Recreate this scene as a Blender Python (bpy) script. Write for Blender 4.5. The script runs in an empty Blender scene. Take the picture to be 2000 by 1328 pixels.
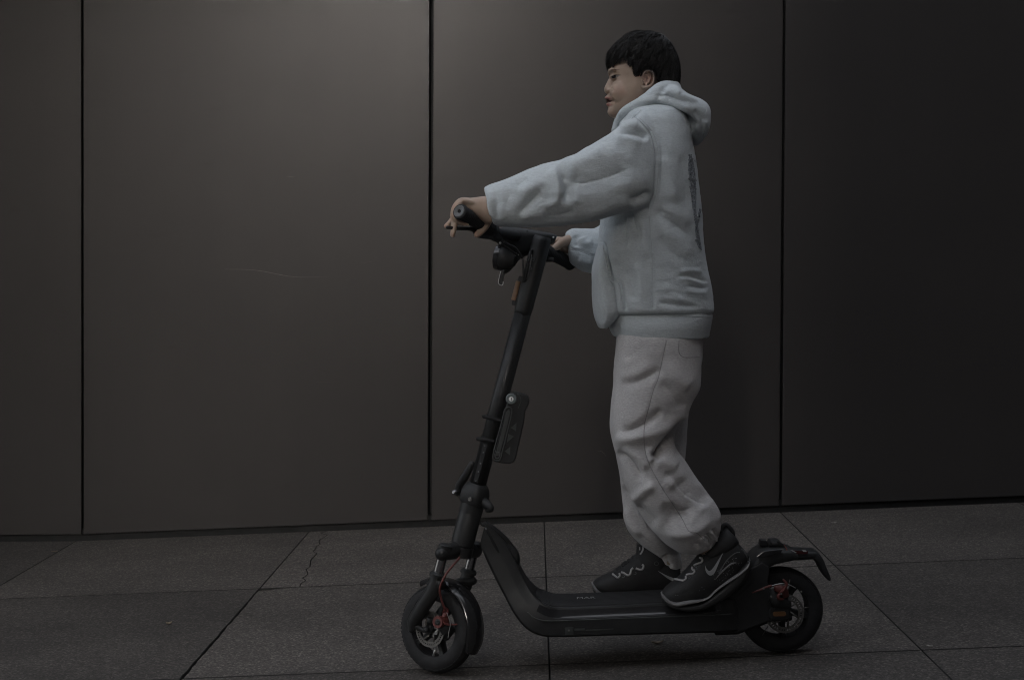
import bpy, bmesh, math, random
import numpy as np
from mathutils import Vector, Matrix
from mathutils.bvhtree import BVHTree

random.seed(7)
rng = np.random.default_rng(7)
S = bpy.context.scene
C = S.collection
R = math.radians

# ------------------------------------------------------------------ camera
F_PX, CX, CY = 2500.0, 1000.0, 568.6         # focal length and principal point in photo pixels (2000 x 1328)
yaw, pitch, roll = math.atan(44 / 2500), R(0.84), R(0.26)
CAM = np.array([0.0, -3.70, 1.126])
fwd = np.array([-math.sin(yaw) * math.cos(pitch), math.cos(yaw) * math.cos(pitch), -math.sin(pitch)])
r0 = np.array([math.cos(yaw), math.sin(yaw), 0.0])
u0 = np.cross(r0, fwd)
rgt = r0 * math.cos(roll) + u0 * math.sin(roll)
upv = np.cross(rgt, fwd)
cam = bpy.data.objects.new('camera', bpy.data.cameras.new('camera'))
C.objects.link(cam)
m = Matrix.Identity(4)
for i in range(3):
    m[i][0], m[i][1], m[i][2], m[i][3] = rgt[i], upv[i], -fwd[i], CAM[i]
cam.matrix_world = m
cam.data.sensor_fit = 'HORIZONTAL'
cam.data.sensor_width = 36
cam.data.lens = 36 * F_PX / 2000
cam.data.shift_y = -(664 - CY) / 2000
cam.data.clip_start, cam.data.clip_end = 0.05, 500
cam.data.dof.use_dof = True
cam.data.dof.focus_distance = 3.62
cam.data.dof.aperture_fstop = 11.0
S.camera = cam

# ------------------------------------------------------------------ sky, sun, exposure
SUN_EL, SUN_AZ = R(20.0), R(-10.0)           # overcast: a broad pale sun behind the camera, over the gap between two buildings
W = bpy.data.worlds.new('World'); S.world = W; W.use_nodes = True
nt = W.node_tree; nt.nodes.clear()
sky = nt.nodes.new('ShaderNodeTexSky'); sky.sky_type = 'NISHITA'; sky.sun_disc = False
sky.sun_elevation = SUN_EL; sky.sun_rotation = math.pi - SUN_AZ
sky.air_density = 1.0; sky.dust_density = 4.0; sky.ozone_density = 1.0
hsv = nt.nodes.new('ShaderNodeHueSaturation'); hsv.inputs['Saturation'].default_value = 0.30
bg = nt.nodes.new('ShaderNodeBackground'); bg.inputs['Strength'].default_value = 0.15
wo = nt.nodes.new('ShaderNodeOutputWorld')
nt.links.new(sky.outputs[0], hsv.inputs['Color']); nt.links.new(hsv.outputs[0], bg.inputs['Color'])
nt.links.new(bg.outputs[0], wo.inputs[0])
sun = bpy.data.objects.new('sun', bpy.data.lights.new('sun', 'SUN')); C.objects.link(sun)
sun.data.energy = 0.5; sun.data.angle = R(16); sun.data.color = (1.0, 0.95, 0.90)
to_sun = Vector((math.sin(SUN_AZ) * math.cos(SUN_EL), -math.cos(SUN_AZ) * math.cos(SUN_EL), math.sin(SUN_EL)))
sun.rotation_euler = to_sun.to_track_quat('Z', 'Y').to_euler()
S.view_settings.view_transform = 'Standard'; S.view_settings.look = 'None'
S.view_settings.gamma = 1.0; S.view_settings.use_curve_mapping = False
S.view_settings.exposure = 2.1
S.cycles.use_denoising = True
S.cycles.max_bounces = 8
S.cycles.filter_width = 1.1

# ------------------------------------------------------------------ measuring helpers
def P(px, py, y):
    """World point that the photo shows at pixel (px, py), at depth y."""
    d = fwd + rgt * ((px - CX) / F_PX) + upv * (-(py - CY) / F_PX)
    return CAM + d * ((y - CAM[1]) / d[1])

def proj(v):
    d = np.asarray(v) - CAM
    z = d @ fwd
    return np.stack([CX + F_PX * (d @ rgt) / z, CY - F_PX * (d @ upv) / z], -1)

def ray(px, py):
    d = fwd + rgt * ((px - CX) / F_PX) + upv * (-(py - CY) / F_PX)
    return d / np.linalg.norm(d)

GS, XK = 0.049, -2.083                        # the street climbs to the right, less steeply beyond the left-most joint
def gz(x): return -0.004 + (GS * x if x > XK else GS * XK + 0.014 * (x - XK))
def SY(px): return -0.055 * (1525 - px) / 665  # depth of the scooter's centre plane

# ------------------------------------------------------------------ object helpers
ORG = {}
def tag(o, label=None, cat=None, group=None, kind=None):
    if label: o['label'] = label
    if cat: o['category'] = cat
    if group: o['group'] = group
    if kind: o['kind'] = kind
    return o

def thing(name, loc, label=None, cat=None, parent=None, kind=None):
    o = bpy.data.objects.new(name, None); C.objects.link(o)
    o.empty_display_size = 0.05
    base = np.zeros(3)
    if parent is not None:
        o.parent = parent; base = ORG[parent.name]
    o.location = Vector(np.asarray(loc, float) - base)
    ORG[o.name] = np.asarray(loc, float)
    return tag(o, label, cat, None, kind)

def obj(name, geo, mat, parent=None, smooth=True, bevel=0, seg=2, org=None, angle=35, shade=None, normals=True):
    """geo = (verts, faces) in world space -> one mesh object."""
    v, f = geo
    v = np.asarray(v, float)
    base = ORG[parent.name] if parent is not None else (np.asarray(org, float) if org is not None else np.zeros(3))
    me = bpy.data.meshes.new(name)
    me.from_pydata([tuple(x) for x in (v - base)], [], [tuple(int(i) for i in q) for q in f])
    if normals:
        bm = bmesh.new(); bm.from_mesh(me); bmesh.ops.recalc_face_normals(bm, faces=bm.faces); bm.to_mesh(me); bm.free()
    for mm in (mat if isinstance(mat, (list, tuple)) else [mat]): me.materials.append(mm)
    if smooth:
        me.polygons.foreach_set('use_smooth', [True] * len(me.polygons))
        if smooth == 'auto': me.set_sharp_from_angle(angle=R(angle))
    o = bpy.data.objects.new(name, me); C.objects.link(o)
    if parent is not None: o.parent = parent
    else: o.location = Vector(base)
    ORG[o.name] = base
    if bevel:
        b = o.modifiers.new('bevel', 'BEVEL'); b.width = bevel; b.segments = seg; b.limit_method = 'ANGLE'; b.angle_limit = R(30)
        b.harden_normals = False
    return o

def join(*gs):
    V, Fc, n = [], [], 0
    for v, f in gs:
        v = np.asarray(v, float)
        V.append(v); Fc += [tuple(i + n for i in q) for q in f]; n += len(v)
    return np.concatenate(V), Fc

def objs(name, geos, mat, parent, **kw):
    return [obj(name, g, mat, parent, **kw) for g in geos]

def catmull(pts, n):
    """n samples along an interpolating spline through rows of pts."""
    p = np.asarray(pts, float)
    if len(p) == 2:
        t = np.linspace(0, 1, n)[:, None]; return p[0] * (1 - t) + p[1] * t
    q = np.vstack([2 * p[0] - p[1], p, 2 * p[-1] - p[-2]])
    out = []
    for s in np.linspace(0, len(p) - 1, n):
        i = min(int(s), len(p) - 2); t = s - i
        a, b, c, d = q[i], q[i + 1], q[i + 2], q[i + 3]
        out.append(0.5 * (2 * b + (c - a) * t + (2 * a - 5 * b + 4 * c - d) * t * t + (3 * b - a - 3 * c + d) * t ** 3))
    return np.array(out)

def grid_faces(n, k, cap=True, closed=False):
    f = []
    for i in range(n if closed else n - 1):
        a, b = i * k, ((i + 1) % n) * k
        for j in range(k):
            j2 = (j + 1) % k
            f.append((a + j, a + j2, b + j2, b + j))
    if cap and not closed:
        f.append(tuple(range(k - 1, -1, -1))); f.append(tuple((n - 1) * k + j for j in range(k)))
    return f

def ribs(rows, n=40, k=32, e=1.0, y0=0.0, fan=True):
    """Loft through ribs (ax, ay, bx, by, y, half_depth) read from the outline: a closed skin with real depth."""
    r = catmull(rows, n)
    t = np.linspace(0, 2 * math.pi, k, endpoint=False)
    ct = np.sign(np.cos(t)) * np.abs(np.cos(t)) ** e; st = np.sign(np.sin(t)) * np.abs(np.sin(t)) ** e
    V = []
    for ax, ay, bx, by, y, hd in r:
        a, b = P(ax, ay, y + y0), P(bx, by, y + y0)
        mid, h = (a + b) / 2, (a - b) / 2
        V.append(mid + np.outer(ct, h) + np.outer(st, np.array([0, -hd, 0])))
    V = np.concatenate(V)
    return V, grid_faces(n, k)

def hribs(rows, y=0.0, n=40, k=36, e=1.0):
    """Same with level ribs (py, front px, back px, half_depth)."""
    return ribs([(a, py, b, py, y, hd) for py, a, b, hd in rows], n, k, e)

def frames(path):
    p = np.asarray(path, float)
    t = np.gradient(p, axis=0); t /= np.linalg.norm(t, axis=1)[:, None] + 1e-12
    ref = np.array([0, 0, 1.0]) if abs(t[0][2]) < 0.9 else np.array([1.0, 0, 0])
    a = np.cross(t[0], ref); a /= np.linalg.norm(a)
    A, B = [], []
    for i in range(len(p)):
        a = a - t[i] * (a @ t[i]); a /= np.linalg.norm(a) + 1e-12
        A.append(a); B.append(np.cross(t[i], a))
    return p, np.array(A), np.array(B)

def tube(path, r, k=10, n=None, flat=1.0, round_ends=False):
    path = np.asarray(path, float)
    r = np.asarray(r if np.ndim(r) else [r] * len(path), float)
    if n:
        q = catmull(np.column_stack([path, r]), n); path, r = q[:, :3], np.maximum(q[:, 3], 1e-5)
    if round_ends:
        d0 = path[0] - path[1]; d0 = d0 / (np.linalg.norm(d0) + 1e-9)
        d1 = path[-1] - path[-2]; d1 = d1 / (np.linalg.norm(d1) + 1e-9)
        s = [(0.95, 0.3), (0.75, 0.66), (0.4, 0.92)]
        pre = [path[0] + d0 * r[0] * a for a, b in s]; pr = [r[0] * b for a, b in s]
        post = [path[-1] + d1 * r[-1] * a for a, b in reversed(s)]; po = [r[-1] * b for a, b in reversed(s)]
        path = np.vstack([pre, path, post]); r = np.concatenate([pr, r, po])
    p, A, B = frames(path)
    t = np.linspace(0, 2 * math.pi, k, endpoint=False)
    V = [p[i] + r[i] * (np.outer(np.cos(t), A[i]) * flat + np.outer(np.sin(t), B[i])) for i in range(len(p))]
    return np.concatenate(V), grid_faces(len(p), k)

def ball(c, r, n=10, k=16, sc=(1, 1, 1)):
    V, prof = [], [(math.sin(a), math.cos(a)) for a in np.linspace(0.03, math.pi - 0.03, n)]
    t = np.linspace(0, 2 * math.pi, k, endpoint=False)
    for s, cz in prof:
        V.append(np.stack([np.cos(t) * s * r * sc[0], np.sin(t) * s * r * sc[1], np.full(k, cz * r * sc[2])], -1) + c)
    return np.concatenate(V), grid_faces(n, k)

def box(c, ux, uy, uz, sx, sy, sz):
    c = np.asarray(c, float); V = []
    for k_ in (-1, 1):
        for i, j in ((-1, -1), (1, -1), (1, 1), (-1, 1)):
            V.append(c + np.asarray(ux) * sx * i / 2 + np.asarray(uy) * sy * j / 2 + np.asarray(uz) * sz * k_ / 2)
    return np.array(V), [(3, 2, 1, 0), (4, 5, 6, 7), (0, 1, 5, 4), (1, 2, 6, 5), (2, 3, 7, 6), (3, 0, 4, 7)]

EX, EY, EZ = np.eye(3)
def prism(pts, off):
    """Extrude a polygon of 3D points along the vector off."""
    a = np.asarray(pts, float); n = len(a)
    V = np.vstack([a, a + np.asarray(off)])
    return V, [tuple(range(n - 1, -1, -1)), tuple(range(n, 2 * n))] + [(i, (i + 1) % n, n + (i + 1) % n, n + i) for i in range(n)]

def lathe(prof, c, axis, ref, k=48, closed=True, a0=0.0, a1=None):
    """Revolve (radius, along-axis) points about axis through c."""
    axis = np.asarray(axis, float) / np.linalg.norm(axis)
    e1 = np.asarray(ref, float); e1 = e1 - axis * (e1 @ axis); e1 /= np.linalg.norm(e1); e2 = np.cross(axis, e1)
    full = a1 is None
    t = np.linspace(0, 2 * math.pi, k, endpoint=False) if full else np.linspace(a0, a1, k)
    prof = np.asarray(prof, float); n = len(prof); V = []
    for a in t:
        d = e1 * math.cos(a) + e2 * math.sin(a)
        V.append(np.asarray(c) + np.outer(prof[:, 0], d) + np.outer(prof[:, 1], axis))
    V = np.concatenate(V); f = []
    for i in range(k if full else k - 1):
        a, b = i * n, ((i + 1) % k) * n
        for j in range(n if closed else n - 1):
            j2 = (j + 1) % n
            f.append((a + j, a + j2, b + j2, b + j))
    if not closed and full:
        f.append(tuple(i * n for i in range(k))); f.append(tuple(i * n + n - 1 for i in range(k)))
    if not full:
        f.append(tuple(range(n))); f.append(tuple((k - 1) * n + j for j in range(n)))
    return V, f

def remesh(geo, voxel, smooth=2, fac=0.5):
    """Merge overlapping closed skins into one continuous skin."""
    v, f = geo
    me = bpy.data.meshes.new('tmp'); me.from_pydata([tuple(x) for x in v], [], [tuple(int(i) for i in q) for q in f])
    bm = bmesh.new(); bm.from_mesh(me); bmesh.ops.recalc_face_normals(bm, faces=bm.faces); bm.to_mesh(me); bm.free()
    o = bpy.data.objects.new('tmp', me); C.objects.link(o)
    md = o.modifiers.new('r', 'REMESH'); md.mode = 'VOXEL'; md.voxel_size = voxel; md.adaptivity = 0
    if smooth:
        sm = o.modifiers.new('s', 'SMOOTH'); sm.iterations = smooth; sm.factor = fac
    dg = bpy.context.evaluated_depsgraph_get()
    m2 = bpy.data.meshes.new_from_object(o.evaluated_get(dg))
    V = np.empty(len(m2.vertices) * 3); m2.vertices.foreach_get('co', V)
    Fc = [tuple(p.vertices) for p in m2.polygons]
    bpy.data.objects.remove(o); bpy.data.meshes.remove(me); bpy.data.meshes.remove(m2)
    return V.reshape(-1, 3), Fc

def vnormals(v, f):
    v = np.asarray(v); q = np.array([t if len(t) == 4 else ((*t, t[-1]) if len(t) == 3 else (t[0], t[len(t) // 4], t[len(t) // 2], t[3 * len(t) // 4])) for t in f])
    n = np.cross(v[q[:, 2]] - v[q[:, 0]], v[q[:, 3]] - v[q[:, 1]])
    N = np.zeros_like(v)
    for j in range(4): np.add.at(N, q[:, j], n)
    return N / (np.linalg.norm(N, axis=1)[:, None] + 1e-12)

def seg_dist(p2, line):
    """Distance, signed side and 0..1 position of 2D points to a smooth polyline."""
    L = catmull(line, max(2, 8 * (len(line) - 1) + 1)) if len(line) > 2 else np.asarray(line, float)
    best = np.full(len(p2), 1e9); side = np.zeros(len(p2)); pos = np.zeros(len(p2))
    n = len(L) - 1
    for i in range(n):
        a, b = L[i], L[i + 1]; d = b - a; ll = d @ d + 1e-9
        t = np.clip(((p2 - a) @ d) / ll, 0, 1)
        w = p2 - (a + t[:, None] * d)
        dist = np.hypot(w[:, 0], w[:, 1])
        s = np.sign(d[0] * w[:, 1] - d[1] * w[:, 0])
        k = dist < best
        best[k] = dist[k]; side[k] = s[k]; pos[k] = (i + t[k]) / n
    return best, side, pos

def sculpt(geo, strokes, smooth_facing=0.25, mirror=None, yr=None):
    """Real folds: raise or sink the skin along lines. stroke = (points, width px, height m[, kind[, y range]])
    kind 'g' symmetric, 's' ridge on one side and hollow on the other, 'c' sharp crease."""
    v, f = np.array(geo[0]), geo[1]
    N = vnormals(v, f)
    def run(vv, NN):
        toc = CAM - vv; toc /= np.linalg.norm(toc, axis=1)[:, None]
        face = np.clip((NN * toc).sum(1) / smooth_facing, 0, 1)
        p2 = proj(vv); h = np.zeros(len(vv))
        for st in strokes:
            pts, w, amp = st[0], st[1], st[2]; kind = st[3] if len(st) > 3 else 'g'
            xs = [p[0] for p in pts]; ys = [p[1] for p in pts]
            sel = (p2[:, 0] > min(xs) - 4 * w) & (p2[:, 0] < max(xs) + 4 * w) & (p2[:, 1] > min(ys) - 4 * w) & (p2[:, 1] < max(ys) + 4 * w) & (face > 0)
            if len(st) > 4 and st[4]:
                sel &= (vv[:, 1] > st[4][0]) & (vv[:, 1] < st[4][1])
            if not sel.any(): continue
            d, s, t = seg_dist(p2[sel], pts)
            tp = np.clip(np.minimum(t, 1 - t) / 0.22, 0, 1); tp = tp * tp * (3 - 2 * tp)
            if kind == 'n': tp = np.ones_like(tp); kind = 'g'
            x = d / w
            if kind == 'g': g = np.exp(-x * x)
            elif kind == 's': g = s * x * np.exp(-x * x) * 2.0
            else: g = np.exp(-np.abs(x) * 1.6)
            h[sel] += amp * g * tp * face[sel]
        return h
    h = run(v, N)
    out = v + N * h[:, None]
    if mirror is not None:
        vm = v.copy(); vm[:, 1] = 2 * mirror - vm[:, 1]; Nm = N.copy(); Nm[:, 1] *= -1
        out += N * run(vm, Nm)[:, None]
    return out, f

def vnoise(v, scale, seed=0):
    """Smooth value noise on points."""
    r = np.random.default_rng(seed); T = r.random((32, 32, 32)) * 2 - 1
    p = np.asarray(v) * scale; i = np.floor(p).astype(int); t = p - i; t = t * t * (3 - 2 * t)
    out = 0
    for dx in (0, 1):
        for dy in (0, 1):
            for dz in (0, 1):
                w = (t[:, 0] if dx else 1 - t[:, 0]) * (t[:, 1] if dy else 1 - t[:, 1]) * (t[:, 2] if dz else 1 - t[:, 2])
                out = out + w * T[(i[:, 0] + dx) % 32, (i[:, 1] + dy) % 32, (i[:, 2] + dz) % 32]
    return out

def rumple(geo, amp, scale, seed=0, stretch=(1, 1, 1)):
    v, f = geo; N = vnormals(v, f)
    return v + N * (amp * vnoise(v * np.array(stretch), scale, seed))[:, None], f

def bvh(geo): return BVHTree.FromPolygons([Vector(x) for x in geo[0]], [tuple(q) for q in geo[1]])
def hit(tree, px, py, lift=0.0, y_default=0.0):
    d = ray(px, py)
    loc, nor, _, dist = tree.ray_cast(Vector(CAM), Vector(d))
    if loc is None: return P(px, py, y_default), -d
    loc, nor = np.array(loc), np.array(nor)
    if nor @ d > 0: nor = -nor
    return loc + nor * lift, nor

def surf_tube(tree, pts, r, lift=0.0, n=24, k=6, yd=0.0, flat=1.0):
    """A cord lying on a skin along a line seen in the photo."""
    q = catmull([list(p) for p in pts], n)
    path = [hit(tree, a, b, lift, yd)[0] for a, b in q]
    return tube(path, r if np.ndim(r) else [r] * n, k=k) if not np.ndim(r) else tube(path, np.interp(np.linspace(0, 1, n), np.linspace(0, 1, len(r)), r), k=k)

def surf_patch(tree, A, B, n=20, mm=5, lift=0.001, thick=0.002, yd=0.0):
    """A thin sheet lying on a skin between two edge lines."""
    a, b = catmull(A, n), catmull(B, n); top, bot = [], []
    for i in range(n):
        for j in range(mm):
            t = j / (mm - 1); q = a[i] * (1 - t) + b[i] * t
            p, nn = hit(tree, q[0], q[1], 0, yd)
            top.append(p + nn * lift); bot.append(p - nn * thick)
    V = np.vstack([top, bot]); o = n * mm; f = []
    for i in range(n - 1):
        for j in range(mm - 1):
            x = i * mm + j
            f.append((x, x + 1, x + mm + 1, x + mm)); f.append((o + x, o + x + mm, o + x + mm + 1, o + x + 1))
    rim = [j for j in range(mm)] + [i * mm + mm - 1 for i in range(1, n)] + [(n - 1) * mm + j for j in range(mm - 2, -1, -1)] + [i * mm for i in range(n - 2, 0, -1)]
    for i in range(len(rim)):
        x, y = rim[i], rim[(i + 1) % len(rim)]
        f.append((x, o + x, o + y, y))
    return V, f

# ------------------------------------------------------------------ materials
def lin(c): return tuple(c) + (1,) if len(c) == 3 else c
class Mat:
    def __init__(s, name, col, rough=0.5, metal=0.0, spec=0.5):
        s.m = bpy.data.materials.new(name); s.m.use_nodes = True
        s.t = s.m.node_tree; s.b = s.t.nodes['Principled BSDF']
        s.b.inputs['Base Color'].default_value = lin(col); s.b.inputs['Roughness'].default_value = rough
        s.b.inputs['Metallic'].default_value = metal; s.b.inputs['Specular IOR Level'].default_value = spec
        s.co = s.t.nodes.new('ShaderNodeTexCoord').outputs['Object']; s.h = None
    def n(s, typ, **kw):
        x = s.t.nodes.new(typ)
        for k, v in kw.items():
            if k in x.inputs: x.inputs[k].default_value = v
            else: setattr(x, k, v)
        return x
    def L(s, a, b): s.t.links.new(a, b)
    def vec(s, scale=(1, 1, 1), rot=(0, 0, 0)):
        mp = s.n('ShaderNodeMapping'); mp.inputs['Scale'].default_value = scale; mp.inputs['Rotation'].default_value = rot
        s.L(s.co, mp.inputs['Vector']); return mp.outputs[0]
    def noise(s, scale, detail=4, rough=0.6, vec=None, dist=0.0):
        x = s.n('ShaderNodeTexNoise', Scale=scale, Detail=detail, Roughness=rough, Distortion=dist)
        s.L(vec if vec is not None else s.co, x.inputs['Vector']); return x.outputs['Fac']
    def ramp(s, fac, stops):
        x = s.n('ShaderNodeValToRGB'); e = x.color_ramp.elements
        while len(e) < len(stops): e.new(0.5)
        for i, (p, c) in enumerate(stops): e[i].position = p; e[i].color = lin(c if np.ndim(c) else (c, c, c))
        s.L(fac, x.inputs[0]); return x.outputs[0]
    def mix(s, a, b, fac, mode='MIX'):
        x = s.n('ShaderNodeMix', data_type='RGBA', blend_type=mode)
        for sock, val in ((x.inputs[0], fac), (x.inputs[6], a), (x.inputs[7], b)):
            if hasattr(val, 'links') or isinstance(val, bpy.types.NodeSocket): s.L(val, sock)
            else: sock.default_value = val if not np.ndim(val) else lin(val)
        return x.outputs[2]
    def math(s, op, a, b):
        x = s.n('ShaderNodeMath', operation=op)
        for i, val in enumerate((a, b)):
            if isinstance(val, bpy.types.NodeSocket): s.L(val, x.inputs[i])
            else: x.inputs[i].default_value = val
        return x.outputs[0]
    def color(s, c): s.L(c, s.b.inputs['Base Color']); return s
    def roughness(s, c): s.L(c, s.b.inputs['Roughness']); return s
    def bump(s, h, dist, strength=1.0):
        x = s.n('ShaderNodeBump', Strength=strength, Distance=dist); s.L(h, x.inputs['Height'])
        if s.h is not None: s.L(s.h, x.inputs['Normal'])
        s.h = x.outputs[0]; s.L(s.h, s.b.inputs['Normal']); return s

def plain(name, col, rough=0.5, metal=0.0, grain=0.0, gscale=400, vary=0.15, spec=0.5, coat=0.0):
    a = Mat(name, col, rough, metal, spec)
    c = np.array(col)
    nz = a.noise(30, 5)
    a.color(a.ramp(nz, [(0.3, tuple(c * (1 - vary))), (0.7, tuple(np.minimum(1, c * (1 + vary))))]))
    a.roughness(a.ramp(a.noise(14, 5), [(0.3, max(0.02, rough - 0.06)), (0.75, min(1, rough + 0.08))]))
    if grain: a.bump(a.noise(gscale, 3), grain)
    if coat: a.b.inputs['Coat Weight'].default_value = coat; a.b.inputs['Coat Roughness'].default_value = 0.12
    return a.m
# ================================================================== materials of the place
def wall_mat():
    a = Mat('bronze_panel_metal', (0.10, 0.093, 0.088), 0.42, 0.12, 0.23)
    br = a.noise(9, 6, 0.6, a.vec((1, 1, 0.02)))
    cl = a.noise(1.6, 4)
    k = 0.62
    q = lambda r_, g_, b_: (k * r_ * 1.02, k * g_ * .985, k * b_ * .98)
    c = a.mix(a.ramp(cl, [(0.3, q(0.091, 0.088, 0.086)), (0.7, q(0.102, 0.098, 0.095))]), q(0.089, 0.086, 0.084), a.ramp(br, [(0.4, 0.0), (0.8, 0.4)]))
    smudge = a.noise(5, 6, 0.7, a.vec((1, 1, 2.2)))
    c = a.mix(c, q(0.085, 0.08, 0.076), a.ramp(smudge, [(0.62, 0.0), (0.72, 0.5)]))
    a.color(c)
    rv = a.ramp(a.noise(2.2, 7, 0.7, a.vec((1, 1, .55))), [(0.32, 0.335), (0.70, 0.405)])
    a.roughness(a.mix(rv, (.46, .46, .46), a.ramp(smudge, [(0.56, 0.0), (0.72, 0.7)])))
    a.bump(a.noise(1.1, 2), 0.004, 0.5); a.bump(a.noise(700, 2), 0.0001, 0.5)
    return a.m
M_WALL = wall_mat()
M_BACK = plain('dark_gap', (0.012, 0.012, 0.012), 0.8)
M_SCR = plain('bare_scratch', (0.15, 0.14, 0.13), 0.5, 0.4)

def slab_mat():
    a = Mat('aggregate_concrete', (0.1, 0.1, 0.1), 0.85)
    oi = a.n('ShaderNodeObjectInfo')
    v = a.n('ShaderNodeVectorMath', operation='ADD')
    geo = a.n('ShaderNodeNewGeometry')
    co = geo.outputs['Position']; a.co = co
    g1 = a.noise(165, 4, 0.8); g2 = a.noise(90, 4, 0.75)
    ag = a.n('ShaderNodeTexVoronoi', Scale=185.0, feature='F1'); a.L(co, ag.inputs['Vector'])
    agr = a.n('ShaderNodeSeparateColor'); a.L(ag.outputs['Color'], agr.inputs[0])
    base = a.ramp(agr.outputs[0], [(0.0, (0.0370, 0.0339, 0.0315)), (0.45, (0.0925, 0.0851, 0.0783)), (0.8, (0.1850, 0.1684, 0.1548)), (1.0, (0.3885, 0.3569, 0.3276))])
    base = a.mix(base, a.ramp(g1, [(0.36, (0.0333, 0.0307, 0.0288)), (0.64, (0.2498, 0.2288, 0.2106))]), 0.40)
    base = a.mix(base, (0.62, 0.60, 0.59), a.ramp(g2, [(0.40, 1.0), (0.60, 0.0)]), 'MULTIPLY')
    vo = a.n('ShaderNodeTexVoronoi', Scale=95.0, feature='F1'); a.L(co, vo.inputs['Vector'])
    rare = a.math('GREATER_THAN', a.ramp(vo.outputs['Color'], [(0, 0.0), (1, 1.0)]), 0.90)
    dot = a.math('LESS_THAN', vo.outputs['Distance'], 0.16)
    spk = a.math('MULTIPLY', rare, dot)
    base = a.mix(base, (0.42, 0.40, 0.38), a.math('MULTIPLY', spk, 0.8))
    base = a.mix(base, (0.80, 0.782, 0.765), 1.0, 'MULTIPLY')
    big = a.noise(1.7, 6, 0.65, a.vec((0.7, 1.3, 1)))
    base = a.mix(base, (0.55, 0.55, 0.55), a.ramp(big, [(0.36, 0.75), (0.6, 0.0)]), 'MULTIPLY')
    st = a.noise(4.5, 5, 0.7, a.vec((0.35, 1.6, 1)))
    base = a.mix(base, (0.5, 0.5, 0.52), a.ramp(st, [(0.6, 0.0), (0.74, 0.7)]), 'MULTIPLY')
    base = a.mix(base, oi.outputs['Color'], 1.0, 'MULTIPLY')      # per-slab tint paints in the light's falloff
    a.color(base)
    a.roughness(a.ramp(g2, [(0.3, 0.72), (0.7, 0.92)]))
    a.bump(g1, 0.0012, 0.9); a.bump(a.noise(30, 4), 0.0012, 0.5)
    return a.m
M_SLAB = slab_mat()
M_JOINT = plain('joint_dirt', (0.026, 0.0245, 0.023), 0.95, grain=0.002, gscale=200)
M_ROAD = plain('far_ground', (0.06, 0.058, 0.056), 0.9, grain=0.002, gscale=200)

BLK = (-3.5, -1.95, -11.0, 16.0, 20.0)
# ================================================================== ground
WALL_Y = 2.08
def ground_quad(x0, x1, y0, y1, dz):
    return [(x0, y0, gz(x0) + dz), (x1, y0, gz(x1) + dz), (x1, y1, gz(x1) + dz), (x0, y1, gz(x0) + dz)]
g = ground_quad(-80, XK, -80, 80, -0.07) + ground_quad(XK, 80, -80, 80, -0.07)
ground = tag(obj('ground', (g, [(0, 1, 2, 3), (4, 5, 6, 7)]), M_ROAD, smooth=False, normals=False), kind='structure')
pav = thing('pavement', (0, 0, 0)); tag(pav, kind='structure')
for a_, b_ in ((-6.4, XK), (XK, 6.45)):
    obj('joint_bed', prism(ground_quad(a_, b_, -6.36, WALL_Y + 0.05, -0.022), (0, 0, -0.04)), M_JOINT, pav, smooth=False)
PX, PY = 1.0655, 1.0575                        # paving module
def slab_mesh(poly):
    return prism([(x, y, gz(x)) for x, y in poly], (0, 0, -0.045))
GAP = 0.0034
def rect(x0, x1, y0, y1): return [(x0, y0), (x1, y0), (x1, y1), (x0, y1)]
xs0, ys0 = 0.048, 1.03
slab_cache = {}
def jag(p, q, n, amp, seed):
    r = np.random.default_rng(seed); out = []
    for i in range(n + 1):
        t = i / n; w = amp * (0 if i in (0, n) else 1)
        out.append((p[0] * (1 - t) + q[0] * t + w * r.normal(), p[1] * (1 - t) + q[1] * t + 0.3 * w * r.normal()))
    return out
SHADE_TINT = {(-3, 0): .72, (-2, 0): .88, (-1, 0): 1.08, (0, 0): 1.05, (1, 0): .92, (2, 0): .74, (-3, -1): .66, (-2, -1): .66, (-1, -1): .95, (0, -1): 1.0, (1, -1): .76, (2, -1): .66, (-2, -2): .62, (-1, -2): .74, (0, -2): .68, (1, -2): .66}  # shade painted into the slabs: darker towards left, right and front
IJ = (0, 0)
def put_slab(poly, name='paving_slab', bev=0.0010):
    o = obj(name, slab_mesh(poly), (M_SLAB, M_JOINT), pav, smooth=False)
    t_ = SHADE_TINT.get(IJ, rng.uniform(.66, 1.0)); o.color = (t_, t_, t_, 1)
    for p in o.data.polygons:
        if abs(p.normal.z) < .5: p.material_index = 1     # earth clings to the sides in the joints
    b = o.modifiers.new('bevel', 'BEVEL'); b.width = bev; b.segments = 1; b.limit_method = 'ANGLE'; b.angle_limit = R(40); b.material = 1
    return o
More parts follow.
